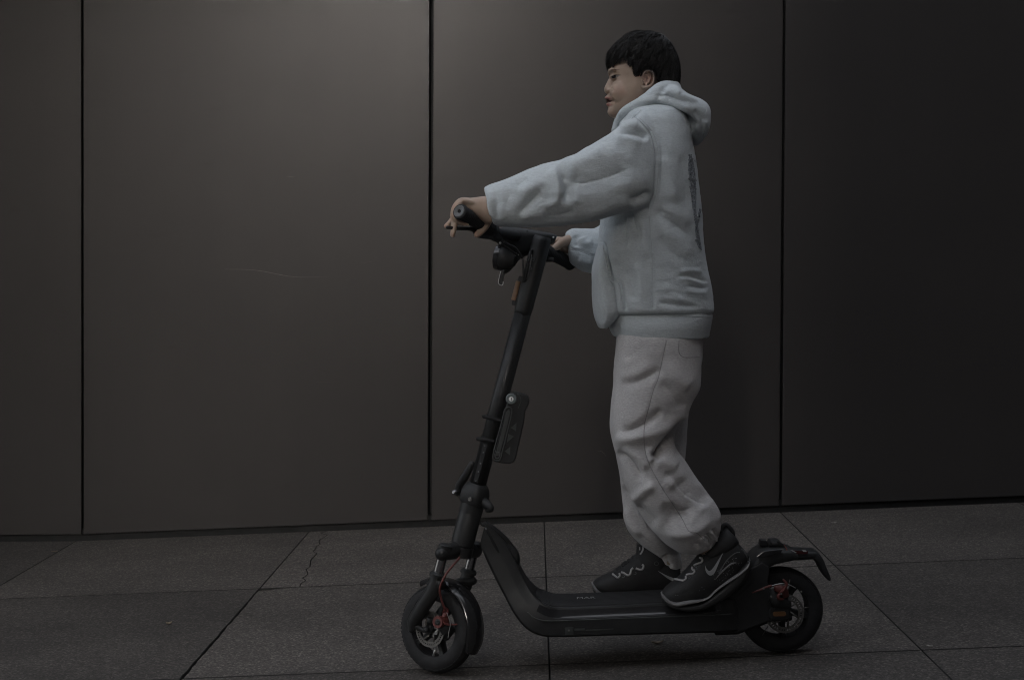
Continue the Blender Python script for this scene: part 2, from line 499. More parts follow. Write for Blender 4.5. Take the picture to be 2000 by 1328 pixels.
for i in range(-6, 6):
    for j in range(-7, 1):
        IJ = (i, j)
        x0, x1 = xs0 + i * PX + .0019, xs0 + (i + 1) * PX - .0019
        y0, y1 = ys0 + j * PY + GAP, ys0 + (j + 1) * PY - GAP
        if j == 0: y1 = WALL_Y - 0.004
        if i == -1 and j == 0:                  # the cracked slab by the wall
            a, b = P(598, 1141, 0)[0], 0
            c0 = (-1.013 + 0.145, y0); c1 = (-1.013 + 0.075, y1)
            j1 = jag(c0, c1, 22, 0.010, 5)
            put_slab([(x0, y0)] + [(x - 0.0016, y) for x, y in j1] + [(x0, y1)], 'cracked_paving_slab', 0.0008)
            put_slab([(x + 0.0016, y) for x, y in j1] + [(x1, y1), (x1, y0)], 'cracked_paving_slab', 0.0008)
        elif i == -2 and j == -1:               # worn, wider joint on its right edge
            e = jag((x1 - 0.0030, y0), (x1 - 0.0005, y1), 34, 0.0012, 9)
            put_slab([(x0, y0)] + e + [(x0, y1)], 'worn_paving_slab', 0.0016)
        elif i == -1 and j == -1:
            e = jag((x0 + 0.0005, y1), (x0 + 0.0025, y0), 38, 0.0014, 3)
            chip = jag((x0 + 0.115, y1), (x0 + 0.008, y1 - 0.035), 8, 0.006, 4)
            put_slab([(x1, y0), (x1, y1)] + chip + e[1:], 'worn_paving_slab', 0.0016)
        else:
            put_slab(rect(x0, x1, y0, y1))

# ================================================================== wall of metal panels
wall = thing('metal_wall', (0, WALL_Y, 0), 'tall dark bronze metal panel wall rising behind the rider along the pavement', 'wall', kind='thing')
TOP = 3.6
obj('backing', prism([(-9, WALL_Y + 0.045, -0.5), (9, WALL_Y + 0.045, -0.5), (9, WALL_Y + 0.045, TOP), (-9, WALL_Y + 0.045, TOP)], (0, 0.35, 0)), M_BACK, wall, smooth=False)
for a_, b_ in ((-9, XK), (XK, 9)):
    g = [(a_, WALL_Y + 0.012, gz(a_) - 0.05), (b_, WALL_Y + 0.012, gz(b_) - 0.05), (b_, WALL_Y + 0.012, gz(b_) + 0.05), (a_, WALL_Y + 0.012, gz(a_) + 0.05)]
    obj('base_channel', prism(g, (0, 0.03, 0)), M_BACK, wall, smooth=False)
def wx(px): return P(px, 500, WALL_Y)[0]
joints = [(wx(160.8), 0.0105), (wx(841), 0.018), (wx(1528.5), 0.0125)]
PW = joints[1][0] - joints[0][0]
edges = [(joints[0][0] - PW * k, 0.012) for k in (4, 3, 2, 1)] + joints + [(joints[2][0] + PW * k, 0.012) for k in (1, 2, 3, 4)]
tilt = [0.0, 0.001, -0.001, 0.0, 0.0014, -0.0014, 0.0016, 0.0, 0.001, 0.0]
for i in range(len(edges) - 1):
    x0 = edges[i][0] + edges[i][1] / 2; x1 = edges[i + 1][0] - edges[i + 1][1] / 2
    t = tilt[i]
    b0, b1 = 0.029, 0.029
    pl = [(x0, WALL_Y + t, gz(x0) + b0), (x1, WALL_Y - t, gz(x1) + b1), (x1, WALL_Y - t, TOP), (x0, WALL_Y + t, TOP)]
    o = obj('panel', prism(pl, (0, 0.03, 0)), M_WALL, wall, smooth=False)
    b = o.modifiers.new('bevel', 'BEVEL'); b.width = 0.0025; b.segments = 2; b.limit_method = 'ANGLE'
def scratch(lines, r=0.0006):
    for ln in lines:
        q = catmull(ln, 14)
        obj('scratch', tube([P(a, b, WALL_Y - 0.0002) for a, b in q], [r * (0.35 + 0.65 * math.sin(math.pi * (i + .5) / 14)) for i in range(14)], k=4), M_SCR, wall)
scratch([[(440, 526), (500, 528), (575, 541), (650, 540)], [(692, 517), (720, 512), (744, 508)]], 0.0009)
scratch([[(1166, 880), (1176, 882), (1183, 890)], [(610, 747), (650, 745), (690, 744)], [(560, 345), (575, 346)]], 0.0006)

# ================================================================== the other side of the street (unseen buildings, sized and spaced to shade the pavement and shape the wall's sheen)
M_BRICK = plain('shade_building_brick', (0.075, 0.062, 0.055), 0.85, grain=0.003, gscale=60, vary=0.3)
M_PANE = plain('shade_building_glass', (0.02, 0.022, 0.024), 0.15)
def block(x0, x1, y0, h, label, cols, rows):
    t = thing('shade_building', ((x0 + x1) / 2, y0, gz((x0 + x1) / 2)), label, 'building'); t['group'] = 'added brick buildings that shade the street'
    b = box(((x0 + x1) / 2, y0 - 3, h / 2 - .5), EX, EY, EZ, x1 - x0, 6, h + 1)
    obj('wall', b, M_BRICK, t, smooth=False)  # body of the added shade building
    gs = [box((x0 + (x1 - x0) * (i + .5) / cols, y0 + .01, 1.8 + (h - 3) * (j + .5) / rows), EX, EY, EZ, (x1 - x0) / cols * .5, .06, (h - 3) / rows * .55) for i in range(cols) for j in range(rows)]
    o = obj('shade_building_windows', join(*gs), M_PANE, t, smooth=False); o.name = 'shade_building_window_row'; o['kind'] = 'stuff'
block(-34, BLK[0], BLK[2], BLK[3], 'dark brick building added across the street to shade it, left of the gap', 10, 4)
block(BLK[1], 36, BLK[2], BLK[4], 'taller dark brick building added across the street to shade it, right of the gap', 11, 6)
block(BLK[0] + .02, BLK[1] - .02, BLK[2] - 1.5, 4.6, 'low brick building added across the street to cut the light in the gap', 2, 1)

M_CAN = plain('shade_canopy_steel', (0.045, 0.044, 0.043), 0.6)
def canopy(x0, x1, dep, label):  # unseen roof slab, added only to darken what lies below
    """A flat canopy added above the frame, out of view, to keep the sky off the wall and paving below it."""
    t = thing('shade_canopy', ((x0 + x1) / 2, WALL_Y, 3.25), label, 'canopy'); t['group'] = 'added shade canopies on the metal wall'
    obj('shade_canopy_roof', box(((x0 + x1) / 2, WALL_Y - .01 - dep / 2, 3.32), EX, EY, EZ, x1 - x0, dep, .14), M_CAN, t, smooth=False, bevel=.01)
    for x in (x0 + .4, x1 - .4):
        obj('shade_canopy_bracket', box((x, WALL_Y - .01 - dep * .45, 3.19), EX, EY, EZ, .08, dep * .85, .10), M_CAN, t, smooth=False)
canopy(-7.0, -1.15, 2.15, 'wide dark steel canopy added out of view to shade the wall, above the left panels')
canopy(2.55, 7.0, 3.6, 'deep dark steel canopy added out of view to shade the wall, above the right panels')

wing = thing('shade_building', (6.2, -3.5, gz(6)), 'brick wing added out of view to block the sky right of the panels', 'building'); wing['group'] = 'added brick buildings that shade the street'
obj('wall', box((6.2, -3.6, 3.2), EX, EY, EZ, 6.4, 11.2, 8.0), M_BRICK, wing, smooth=False)  # unseen block added to keep skylight from the right side
obj('shade_building_windows', join(*[box((2.99, -8 + 2.2 * k_, 2.0 + 2.6 * j_), EX, EY, EZ, .06, 1.1, 1.5) for k_ in range(4) for j_ in range(2)]), M_PANE, wing, smooth=False)['kind'] = 'stuff'
# ================================================================== electric scooter
M_PLA = plain('black_plastic', (0.0219, 0.0224, 0.0229), 0.48, spec=0.28, grain=0.0002, gscale=900)
M_MET = plain('black_painted_metal', (0.0199, 0.0204, 0.0209), 0.42, spec=0.28, grain=0.0001, gscale=1200)
M_GLO = plain('gloss_black', (0.0168, 0.0168, 0.0178), 0.12)
M_RUB = plain('tyre_rubber', (0.0199, 0.0199, 0.0209), 0.72, spec=0.28, grain=0.0004, gscale=300, vary=0.35)
M_GRIP = plain('grip_rubber', (0.0209, 0.0209, 0.0219), 0.8, spec=0.28, grain=0.0004, gscale=700)
M_CHR = plain('chromed_tube', (0.30, 0.30, 0.31), 0.22, 1.0)
M_STEEL = plain('brushed_steel', (0.17, 0.165, 0.155), 0.45, 0.7)
M_RED = plain('red_paint', (0.105, 0.026, 0.022), 0.5)
M_REDC = plain('red_cable', (0.105, 0.028, 0.024), 0.5)
M_DRED = plain('dull_red_stripe', (0.075, 0.024, 0.019), 0.6)
M_ORA = plain('orange_reflector', (0.125, 0.060, 0.022), 0.4)
M_LENS = plain('red_lens', (0.045, 0.010, 0.010), 0.25)
M_GREY = plain('grey_plastic', (0.085, 0.088, 0.09), 0.42)
M_DGREY = plain('dark_grey_plastic', (0.042, 0.046, 0.045), 0.5)
M_SILV = plain('silver_edge', (0.5, 0.5, 0.5), 0.3, 0.6)
M_WHITE = plain('printed_white', (0.42, 0.42, 0.42), 0.6)

sc = thing('electric_scooter', (P(1220, 1290, 0)[0], -0.03, gz(P(1220, 1290, 0)[0])),
           'black electric scooter with red brake calipers carrying the boy along the pavement', 'scooter')

def SP(px, py, off=0.0):
    """Point of the scooter: off = metres nearer the camera than its centre plane."""
    return P(px, py, SY(px) - off)

# ---- deck and neck: one folded-metal body, lofted along its side outline
def body_loft(stations, n, ring):
    st = catmull(stations, n); V = []
    for lx, ly, ux, uy, hw, tw in st:           # lower point, upper point, half width, top half width
        lo, up = SP(lx, ly), SP(ux, uy)
        for s, t, top in ring:                  # s side -1..1, t 0 low..1 high
            w = hw * (1 - top) + tw * top
            V.append(lo * (1 - t) + up * t + np.array([0, s * w, 0]))
    return np.array(V), grid_faces(n, len(ring))
RING = [(-0.86, 0.0, 0), (-1, 0.10, 0), (-1, 0.56, 0), (-0.985, 0.66, 0), (-1, 0.80, 0.7), (-1, 0.97, 1), (-0.96, 1.0, 1),
        (0.96, 1.0, 1), (1, 0.97, 1), (1, 0.80, 0.7), (0.985, 0.66, 0), (1, 0.56, 0), (1, 0.10, 0), (0.86, 0.0, 0)]
deck_st = [(938, 1062, 949, 1018, .030, .028), (950, 1092, 985, 1052, .036, .032), (967, 1128, 1006, 1088, .046, .040), (985, 1163, 1024, 1125, .058, .05),
           (1003, 1197, 1040, 1148, .076, .066), (1025, 1226, 1053, 1160, .088, .078), (1050, 1241, 1070, 1168, .094, .083), (1085, 1245.5, 1092, 1172, .096, .079),
           (1180, 1243, 1180, 1169.5, .097, .078), (1300, 1239.5, 1300, 1163.5, .097, .078), (1370, 1237.2, 1370, 1159.5, .0965, .078), (1400, 1236.4, 1400, 1157.5, .090, .075), (1424, 1235.5, 1424, 1157, .076, .070), (1440, 1234, 1440, 1160, .060, .054)]
deck_st = [(a, b - (b - 532) * w * .95 / 3.65, c_, d, w, t) for a, b, c_, d, w, t in deck_st]   # the outline seen is that of the near edge
obj('deck', body_loft(deck_st, 90, RING), M_MET, sc, smooth='auto', angle=28)
# rubber mat with raised ribs
DECK441 = catmull(deck_st, 441)
def deck_top(px, s, lift):
    i = np.interp(px, [d[2] for d in deck_st], np.arange(len(deck_st)))
    row = DECK441[int(round(i * 440 / (len(deck_st) - 1)))]
    return SP(row[2], row[3]) + np.array([0, s * row[5] * 0.94, lift])
mat_px = np.linspace(1047, 1425, 60); V = []
ss = np.linspace(-1, 1, 45)
for a in mat_px:
    wob = 0.0
    for k_, s in enumerate(ss):
        edge = min(1, max(0, (a - 1047) / 14)) if a < 1250 else 1
        V.append(deck_top(a, s * (0.55 + 0.45 * edge) if a < 1061 else s, (0.0032 if k_ % 4 in (1, 2) else 0.0018) if 0 < k_ < 44 else -0.003))
fa = []
for i in range(59):
    for j in range(44):
        a = i * 45 + j; fa.append((a, a + 1, a + 46, a + 45))
dm = obj('deck_mat', (np.array(V), fa), M_GRIP, sc, smooth=False)

def text_mesh(body, size, extr=0.0004):
    cu = bpy.data.curves.new('t', 'FONT'); cu.body = body; cu.size = size; cu.extrude = extr; cu.align_x = 'CENTER'; cu.align_y = 'CENTER'
    o = bpy.data.objects.new('t', cu); C.objects.link(o)
    dg = bpy.context.evaluated_depsgraph_get(); me = bpy.data.meshes.new_from_object(o.evaluated_get(dg))
    v = np.array([x.co[:] for x in me.vertices]); f = [tuple(p.vertices) for p in me.polygons]
    bpy.data.objects.remove(o); bpy.data.curves.remove(cu); bpy.data.meshes.remove(me)
    return v, f
def text_at(body, size, c, ux, uy, extr=0.0004):
    v, f = text_mesh(body, size, extr); ux = np.asarray(ux) / np.linalg.norm(ux); uy = np.asarray(uy) / np.linalg.norm(uy)
    uz = np.cross(ux, uy)
    return np.asarray(c) + np.outer(v[:, 0], ux) + np.outer(v[:, 1], uy) + np.outer(v[:, 2], uz), f
c = deck_top(1150, 0.12, 0.0036)
obj('deck_lettering', text_at('MAR', 0.027, c, SP(1200, 1160) - SP(1100, 1163), (0, 1, 0)), plain('deck_print', (0.22, 0.22, 0.22), 0.7), dm, smooth=False)
# bright chamfer strips along both long edges of the deck
for sgn in (-1, 1):
    V = []; px_ = np.linspace(1056, 1402, 30)
    for a in px_:
        row = DECK441[int(round(np.interp(a, [d[2] for d in deck_st], np.arange(len(deck_st))) * 440 / (len(deck_st) - 1)))]
        lo, up = SP(row[0], row[1]), SP(row[2], row[3])
        def pt(s, t, tp, out): return lo * (1 - t) + up * t + np.array([0, sgn * (s * (row[4] * (1 - tp) + row[5] * tp) + out), 0])
        V += [pt(1, 0.70, 0.25, 0.0012), pt(1, 0.80, 0.7, 0.0022), pt(1, 0.93, 0.95, 0.0022), pt(0.98, 0.93, 0.95, -0.004), pt(0.97, 0.70, 0.2, -0.004)]
    obj('edge_trim', (np.array(V), grid_faces(30, 5)), M_GLO, sc, smooth='auto', angle=20)
for sgn in (-1, 1):
    obj('side_rail', tube([P(a, b, SY(a) + sgn * 0.0965) for a, b in catmull([(1030, 1195), (1046, 1207), (1070, 1212), (1110, 1211), (1250, 1206), (1400, 1200), (1430, 1198)], 40)], 0.0016, k=6), M_DGREY, sc)
# label plate and engraved line on the near side of the deck
def near(px, py, out=0.0): return P(px, py, SY(px) - 0.0965 - out)
obj('side_plate', prism([near(1103, 1225), near(1120, 1224), near(1120, 1238.5), near(1104, 1239)], (0, -0.002, 0)), M_DGREY, sc, smooth=False, bevel=0.0006)
obj('plate_screw', lathe([(0.0005, 0.0), (0.003, 0.0), (0.003, -0.002), (0.0005, -0.002)], near(1111, 1231, 0.002), (0, 1, 0), EX, 12), M_STEEL, sc)
objs('side_strip', [prism([near(1122, 1227), near(1142, 1226), near(1142, 1230), near(1122, 1231)], (0, -0.0016, 0)),
                       prism([near(1144, 1229), near(1198, 1226.5), near(1198, 1228.5), near(1144, 1231)], (0, -0.0014, 0))], M_DGREY, sc, smooth=False)
# cover of the charging socket on the neck
obj('socket_cover', ribs([(972, 1050, 985, 1045, 0, .012), (980, 1062, 1001, 1062, 0, .019), (987, 1078, 1012, 1076, 0, .021), (994, 1092, 1016, 1090, 0, .02), (999, 1102, 1014, 1103, 0, .012)], 20, 20, 0.8, y0=SY(995) - 0.004), M_PLA, sc)
objs('neck_ridge', [*[tube([SP(a, b, o) for a, b in ((948, 1030), (965, 1062), (985, 1098), (1008, 1138), (1030, 1168))], [.003, .004, .004, .004, .002], n=20) for o in (0.034, -0.034)]], M_GLO, sc)
objs('neck_bracket', [tube([SP(940, 1022, .02), SP(958, 1028, .02), SP(985, 1050, .018), SP(1004, 1072, .01)], [.007, .008, .008, .006], n=16),
                         tube([SP(940, 1022, -.02), SP(958, 1028, -.02), SP(985, 1050, -.018), SP(1004, 1072, -.01)], [.007, .008, .008, .006], n=16)], M_PLA, sc)

# ---- steering frame
TH = R(33); TILT = R(14.4)
yo = SY(905) - 0.0
ax = np.array([math.sin(TILT), 0, math.cos(TILT)]); f0 = np.array([-math.cos(TILT), 0, math.sin(TILT)])
fv = f0 * math.cos(TH) + EY * math.sin(TH)      # steering forward
sv = -EY * math.cos(TH) + f0 * math.sin(TH)     # towards the near grip
O = P(906, 1050, yo)                            # on the steering axis
def A(px_y):                                    # axis point at the height of a photo row
    lo, hi = -1.0, 1.5
    for _ in range(40):
        mid = (lo + hi) / 2
        if proj((O + ax * mid)[None])[0][1] > px_y: lo = mid
        else: hi = mid
    return O + ax * lo
def Q(row, u, v, w=0.0): return A(row) + fv * u + sv * v + ax * w

def rrect_tube(path, hu, hv, r, k=6):
    """Rounded box section swept along the axis."""
    V = []; ring = []
    for cx_, cy_, a0 in ((hu - r, hv - r, 0), (-hu + r, hv - r, 90), (-hu + r, -hv + r, 180), (hu - r, -hv + r, 270)):
        for i in range(k): ring.append((cx_ + r * math.cos(R(a0 + 90 * i / (k - 1))), cy_ + r * math.sin(R(a0 + 90 * i / (k - 1)))))
    for p, s in path:
        V += [p + fv * a * s + sv * b * s for a, b in ring]
    return np.array(V), grid_faces(len(path), len(ring))
# head tube, clamp, stem
obj('head_tube', lathe([(0.0005, 0), (0.030, 0), (0.033, 0.004), (0.033, 0.112), (0.031, 0.116), (0.0005, 0.116)], A(1064), ax, fv, 40), M_MET, sc, smooth='auto')
obj('head_collar', lathe([(0.0005, 0), (0.034, 0), (0.034, 0.03), (0.031, 0.034), (0.0005, 0.034)], A(1000), ax, fv, 40), M_PLA, sc, smooth='auto')
cl = obj('folding_clamp', rrect_tube([(Q(983, 0, 0), .95), (Q(980, 0, 0), 1.05), (Q(962, 0, 0), 1.05), (Q(952, 0, 0), 0.92), (Q(944, 0, 0), 0.72)], .034, .034, .02), M_PLA, sc)
obj('clamp_hook', tube([Q(972, -0.02, 0), Q(975, -0.047, 0), Q(980, -0.062, 0), Q(986, -0.05, 0)], [.014, .014, .011, .006], n=14), M_PLA, cl)
obj('clamp_bolt', lathe([(0.0005, 0), (0.006, 0), (0.006, 0.004), (0.003, 0.005), (0.003, 0.002), (0.0005, 0.002)], Q(972, -0.012, 0.036), sv, ax, 16), M_STEEL, cl)
lv = obj('latch_lever', tube([Q(975, 0.052, .010), Q(960, 0.054, .012), Q(942, 0.042, .014), Q(925, 0.034, .014), Q(913, 0.030, .012)], [.008, .011, .012, .011, .010], n=18, flat=0.7, round_ends=True), M_MET, sc)
obj('lever_pivot', lathe([(0.0005, -.02), (0.006, -.02), (0.006, 0.022), (0.0005, 0.022)], Q(972, 0.052, 0.012), sv, ax, 14), M_CHR, lv)
obj('stem', rrect_tube([(Q(950, 0, 0), 1), (Q(612, 0, 0), 1)], .0225, .0225, .0185, 8), M_MET, sc)
obj('stem_highlight_line', tube([Q(945, .0155, .0165), Q(622, .0155, .0165)], 0.0011, k=6), M_GREY, sc)  # grey cord drawn as the highlight along the stem's front edge
up = obj('upper_stem', rrect_tube([(Q(616, 0, 0), .93), (Q(606, 0, 0), .98), (Q(600, 0, 0), 1), (Q(560, 0, 0), 1.03), (Q(500, 0, 0), 1.05), (Q(470, 0, 0), 1.05), (Q(462, 0, 0), 0.9)], .0235, .0235, .018, 8), M_PLA, sc)
objs('stem_mark', [*[lathe([(0.0003, 0), (0.0024, 0), (0.0024, 0.0015), (0.0003, 0.0015)], Q(y, -0.006, 0.0225), sv, ax, 10) for y in (870, 883, 904, 920, 938)]], M_GREY, sc)
obj('data_plate', prism([Q(940, .002, .0222), Q(940, -.012, .0222), Q(866, -.012, .0222), Q(866, .002, .0222)], sv * 0.0006), M_GLO, sc, smooth=False)
# orange side marker on the front of the stem
rf = obj('reflector', rrect_tube([(Q(594, .030, .003), .7), (Q(592, .030, .003), 1), (Q(556, .030, .003), 1), (Q(554, .030, .003), .7)], .0085, .0175, .004), M_ORA, sc, smooth='auto')
obj('reflector_frame', rrect_tube([(Q(602, .026, .003), .9), (Q(600, .026, .003), 1), (Q(548, .026, .003), 1), (Q(545, .026, .003), .9)], .009, .0150, .004), M_PLA, sc, smooth='auto')

# ---- fork
def W3(c, u, v, w): return c + fv * u + sv * v + ax * w
crown_c = A(1076)
crown = obj('fork_crown', join(
    tube([W3(crown_c, 0.0, 0, -.012), W3(crown_c, 0.0, 0, .018)], [.036, .035], k=28),
    tube([W3(crown_c, .004, -.082, -.004), W3(crown_c, .004, 0, .004), W3(crown_c, .004, .082, -.004)], [.021, .026, .021], n=20, k=16, round_ends=True)), M_MET, sc, smooth='auto', angle=40)
for s in (1, -1):
    obj('crown_cap', lathe([(.0005, 0), (.019, 0), (.019, .012), (.012, .016), (.0005, .016)], W3(crown_c, .004, .076 * s, .008), ax, fv, 24), M_PLA, crown, smooth='auto')
FC = P(856, 1225.5, SY(857) - 0.0)                 # front wheel centre
wdown = -ax
def leg_pt(s, w, u=0.0): return W3(crown_c, .004 + u, .076 * s, w)
for s in (1, -1):
    obj('fork_tube', lathe([(.0005, 0), (.0145, 0), (.0145, .09), (.0005, .09)], leg_pt(s, -.098), ax, fv, 24), M_CHR, sc, smooth='auto')
    end = FC + sv * .062 * s + fv * .045 + ax * (-.002)
    lg = obj('fork_leg', tube([leg_pt(s, -.070), leg_pt(s, -.095), leg_pt(s, -.12, .004), end * .55 + leg_pt(s, -.12, .01) * .45, end + ax * .012, end - ax * .012], [.019, .021, .0215, .020, .018, .012], n=24, k=18, round_ends=True), M_PLA, sc)
    obj('fork_link', tube([end, FC + sv * .058 * s + fv * .012 - ax * .004, FC + sv * .058 * s], [.009, .007, .010], n=10, round_ends=True), M_MET, sc)
    obj('fork_boot', lathe([(.0005, 0), (.024, 0), (.024, .008), (.018, .014), (.0005, .014)], leg_pt(s, -.072), ax, fv, 24), M_PLA, lg, smooth='auto')

# ---- wheels
def wheel(cen, f_, s_, w_, Rr, disc_v, spokes, disc_r, turn=0.0, rim_scale=1.0):
    wh = thing('wheel', cen, parent=sc)
    hw = 0.031
    prof = []
    for a in np.linspace(-125, 125, 31):
        prof.append((Rr - 0.030 + 0.030 * math.cos(R(a)) ** (1 if abs(a) < 90 else 1) if abs(a) <= 90 else Rr - 0.030 + 0.030 * math.cos(R(a)), hw * math.sin(R(a))))
    for i in range(len(prof)):                  # two grooves and a flatter crown
        r_, z_ = prof[i]
        if abs(z_) < 0.024: prof[i] = (min(r_, Rr - 0.002 - 0.12 * abs(z_) ** 1.2) - (0.0022 if abs(abs(z_) - 0.009) < 0.0022 else 0), z_)
    ty = obj('tyre', lathe(prof, cen, s_, f_, 96), M_RUB, wh, smooth='auto', angle=40)
    # tread blocks round the shoulders
    gs = []
    for i in range(56):
        a = 2 * math.pi * i / 56; d = f_ * math.cos(a) + w_ * math.sin(a); tn = -f_ * math.sin(a) + w_ * math.cos(a)
        for sg in (-1, 1):
            gs.append(box(cen + d * (Rr - 0.0098) + s_ * sg * 0.0205, d * .9 + s_ * sg * .44, tn, s_ * .9 - d * sg * .44, .004, .0075, .009))
    obj('tread_blocks', join(*gs), M_RUB, wh, smooth=False)['kind'] = 'stuff'
    ri = Rr - 0.0325
    rim = obj('rim', lathe([(ri - .012, -.026), (ri + .004, -.027), (ri + .004, .027), (ri - .012, .026), (ri - .015, .018), (ri - .013, 0), (ri - .015, -.018)], cen, s_, f_, 72), M_MET, wh, smooth='auto', angle=30)
    for i in range(spokes):
        a = turn + 2 * math.pi * i / spokes; d = f_ * math.cos(a) + w_ * math.sin(a); tn = -f_ * math.sin(a) + w_ * math.cos(a)
        V = []
        for rr, wd, th in ((.020, .015, .018), (.04, .008, .014), (.065, .007, .013), (ri - .010, .012, .016)):
            for a_, b_ in ((-1, -.7), (-.7, -1), (.7, -1), (1, -.7), (1, .7), (.7, 1), (-.7, 1), (-1, .7)):
                V.append(cen + d * rr + tn * wd * a_ + s_ * th * b_)
        obj('spoke', (np.array(V), grid_faces(4, 8)), M_MET, wh, smooth='auto')
    obj('hub', lathe([(.0005, -.046), (.012, -.046), (.014, -.03), (.026, -.026), (.028, -.01), (.028, .01), (.026, .026), (.014, .03), (.012, .046), (.0005, .046)], cen, s_, f_, 32), M_MET, wh, smooth='auto')
    for sg in (-1, 1):
        obj('rim_stripe', lathe([(ri + .0045, sg * .0275), (ri + .0075, sg * .0272), (ri + .0075, sg * .0262), (ri + .0045, sg * .0265)], cen, s_, f_, 72), M_DRED, wh)
    # drilled brake disc: ring of alternating solid and holed sectors
    n = 40; r1, r2 = disc_r * .70, disc_r; V, fa = [], []
    rr = [r1, r1 + (r2 - r1) * .34, r1 + (r2 - r1) * .66, r2]
    for z in (-.001, .001):
        for i in range(n * 2):
            a = math.pi * i / n; d = f_ * math.cos(a) + w_ * math.sin(a)
            for q in rr: V.append(cen + s_ * (disc_v + z) + d * q)
    o_ = n * 2 * 4
    hole = lambda i, j: (j == 1 and i % 2 == 0)
    for i in range(n * 2):
        i2 = (i + 1) % (n * 2)
        for j in range(3):
            a, b, c_, d_ = i * 4 + j, i * 4 + j + 1, i2 * 4 + j + 1, i2 * 4 + j
            if hole(i, j): fa += [(x, y, o_ + y, o_ + x) for x, y in ((a, b), (b, c_), (c_, d_), (d_, a))]
            else: fa += [(a, b, c_, d_), (o_ + d_, o_ + c_, o_ + b, o_ + a)]
        fa += [(i * 4, i2 * 4, o_ + i2 * 4, o_ + i * 4), (i2 * 4 + 3, i * 4 + 3, o_ + i * 4 + 3, o_ + i2 * 4 + 3)]
    dsc = obj('brake_disc', (np.array(V), fa), M_STEEL, wh, smooth=False, normals=False)
    gs = []
    for i in range(6):
        a = turn + 2 * math.pi * i / 6; d = f_ * math.cos(a) + w_ * math.sin(a); d2 = f_ * math.cos(a + .5) + w_ * math.sin(a + .5)
        gs.append(tube([cen + s_ * disc_v + d * .016, cen + s_ * disc_v + d2 * (r1 + .002)], [.0035, .003], k=6))
    objs('disc_arm', gs, M_STEEL, wh)
    return wh
RW = 0.1245
fw = wheel(FC, fv, sv, ax, RW, 0.040, 5, 0.050, turn=0.35)
# mudguard over the front wheel
def arch(cen, f_, s_, w_, r_in, a0, a1, hw, drop, n=36, th=.003):
    V = []
    for a in np.linspace(R(a0), R(a1), n):
        d = f_ * math.cos(a) + w_ * math.sin(a)
        tp = min(1, 4 * min((a - R(a0)) / (R(a1) - R(a0)) + .12, 1 - (a - R(a0)) / (R(a1) - R(a0)) + .15))
        sec = [(-1, -drop), (-.93, -.004), (-.7, .004), (0, .007), (.7, .004), (.93, -.004), (1, -drop)]
        out = [(s, z) for s, z in sec]; inn = [(s * .96, z - th) for s, z in reversed(sec)]
        for s, z in out + inn: V.append(cen + d * (r_in + z) + s_ * s * hw * tp)
    return np.array(V), grid_faces(n, 14)
obj('front_mudguard', arch(FC, fv, sv, ax, RW + .012, 48, 190, .037, .009), M_GLO, sc, smooth='auto', angle=50)
objs('mudguard_stay', [*[tube([leg_pt(s, -.085), leg_pt(s, -.088, -.02), FC + ax * (RW + .012) + sv * .036 * s], [.016, .013, .008], n=8) for s in (1, -1)]], M_PLA, sc)
# front caliper, red, with its cable
cal_c = FC + sv * .056
cal = obj('front_caliper', join(
    lathe([(.0085, -.006), (.0165, -.006), (.0165, .007), (.0085, .007)], P(857, 1214, SY(857) - .07), sv, fv, 28),
    tube([P(861, 1209, SY(857) - .068), P(870, 1208, SY(857) - .062), P(876, 1215, SY(857) - .058)], [.008, .010, .006], n=10, flat=.6),
    tube([P(868, 1203, SY(857) - .066), P(872, 1193, SY(857) - .064), P(866, 1190, SY(857) - .064)], [.008, .008, .010], n=8)), M_RED, sc, smooth='auto')
obj('caliper_body', join(tube([P(866, 1222, SY(857) - .055), P(874, 1232, SY(857) - .05), P(872, 1243, SY(857) - .045)], [.016, .02, .012], n=10, flat=.7, round_ends=True),
                         lathe([(.0005, 0), (.009, 0), (.009, .006), (.0005, .006)], P(857, 1214, SY(857) - .072), sv, fv, 16)), M_PLA, sc)
obj('caliper_arm', tube([P(863, 1210, SY(857) - .078), P(869, 1217, SY(857) - .077), P(880, 1219.5, SY(857) - .072), P(897, 1218, SY(857) - .066)], [.0035, .0035, .003, .0018], n=18), M_RED, sc)
obj('caliper_pad', prism([P(851, 1231, SY(857) - .075), P(857, 1229, SY(857) - .075), P(854, 1239, SY(857) - .075), P(849, 1238, SY(857) - .075)], sv * .004), M_SILV, sc, smooth=False)
obj('brake_wire', tube([P(a, b, SY(860) - .078) for a, b in ((873, 1196), (877, 1208), (879.5, 1219), (877, 1232), (875, 1246))], .0011, n=24, k=6), M_SILV, sc)
obj('valve_stem', tube([P(851, 1265, SY(857) - .020), P(846, 1281, SY(857) - .024)], [.0035, .003], k=8), M_SILV, sc)
obj('front_brake_cable', tube([P(a, b, y) for a, b, y in ((898, 1088, -.115), (886, 1102, -.13), (873, 1118, -.14), (864, 1134, -.145), (859, 1150, -.142), (861, 1166, -.138), (866, 1182, -.134), (870, 1192, -.128))], .0032, n=50, k=8), M_REDC, sc)

# ---- rear end
RC = P(1524, 1189, 0.0)
sr = np.array([-0.055 * 0, -1, 0.0]); fr = np.array([-1.0, 0, -GS * 1.0]); fr /= np.linalg.norm(fr); wr = np.array([-GS, 0, 1.0]); wr /= np.linalg.norm(wr)
fr2 = np.array([-1, -0.08, -GS]); fr2 /= np.linalg.norm(fr2); sr2 = np.array([0.08, -1, 0]); sr2 /= np.linalg.norm(sr2)
rw = wheel(RC, fr2, sr2, wr, RW, 0.047, 5, 0.056, turn=0.9)
def RP(px, py, off): return P(px, py, SY(px) - off)
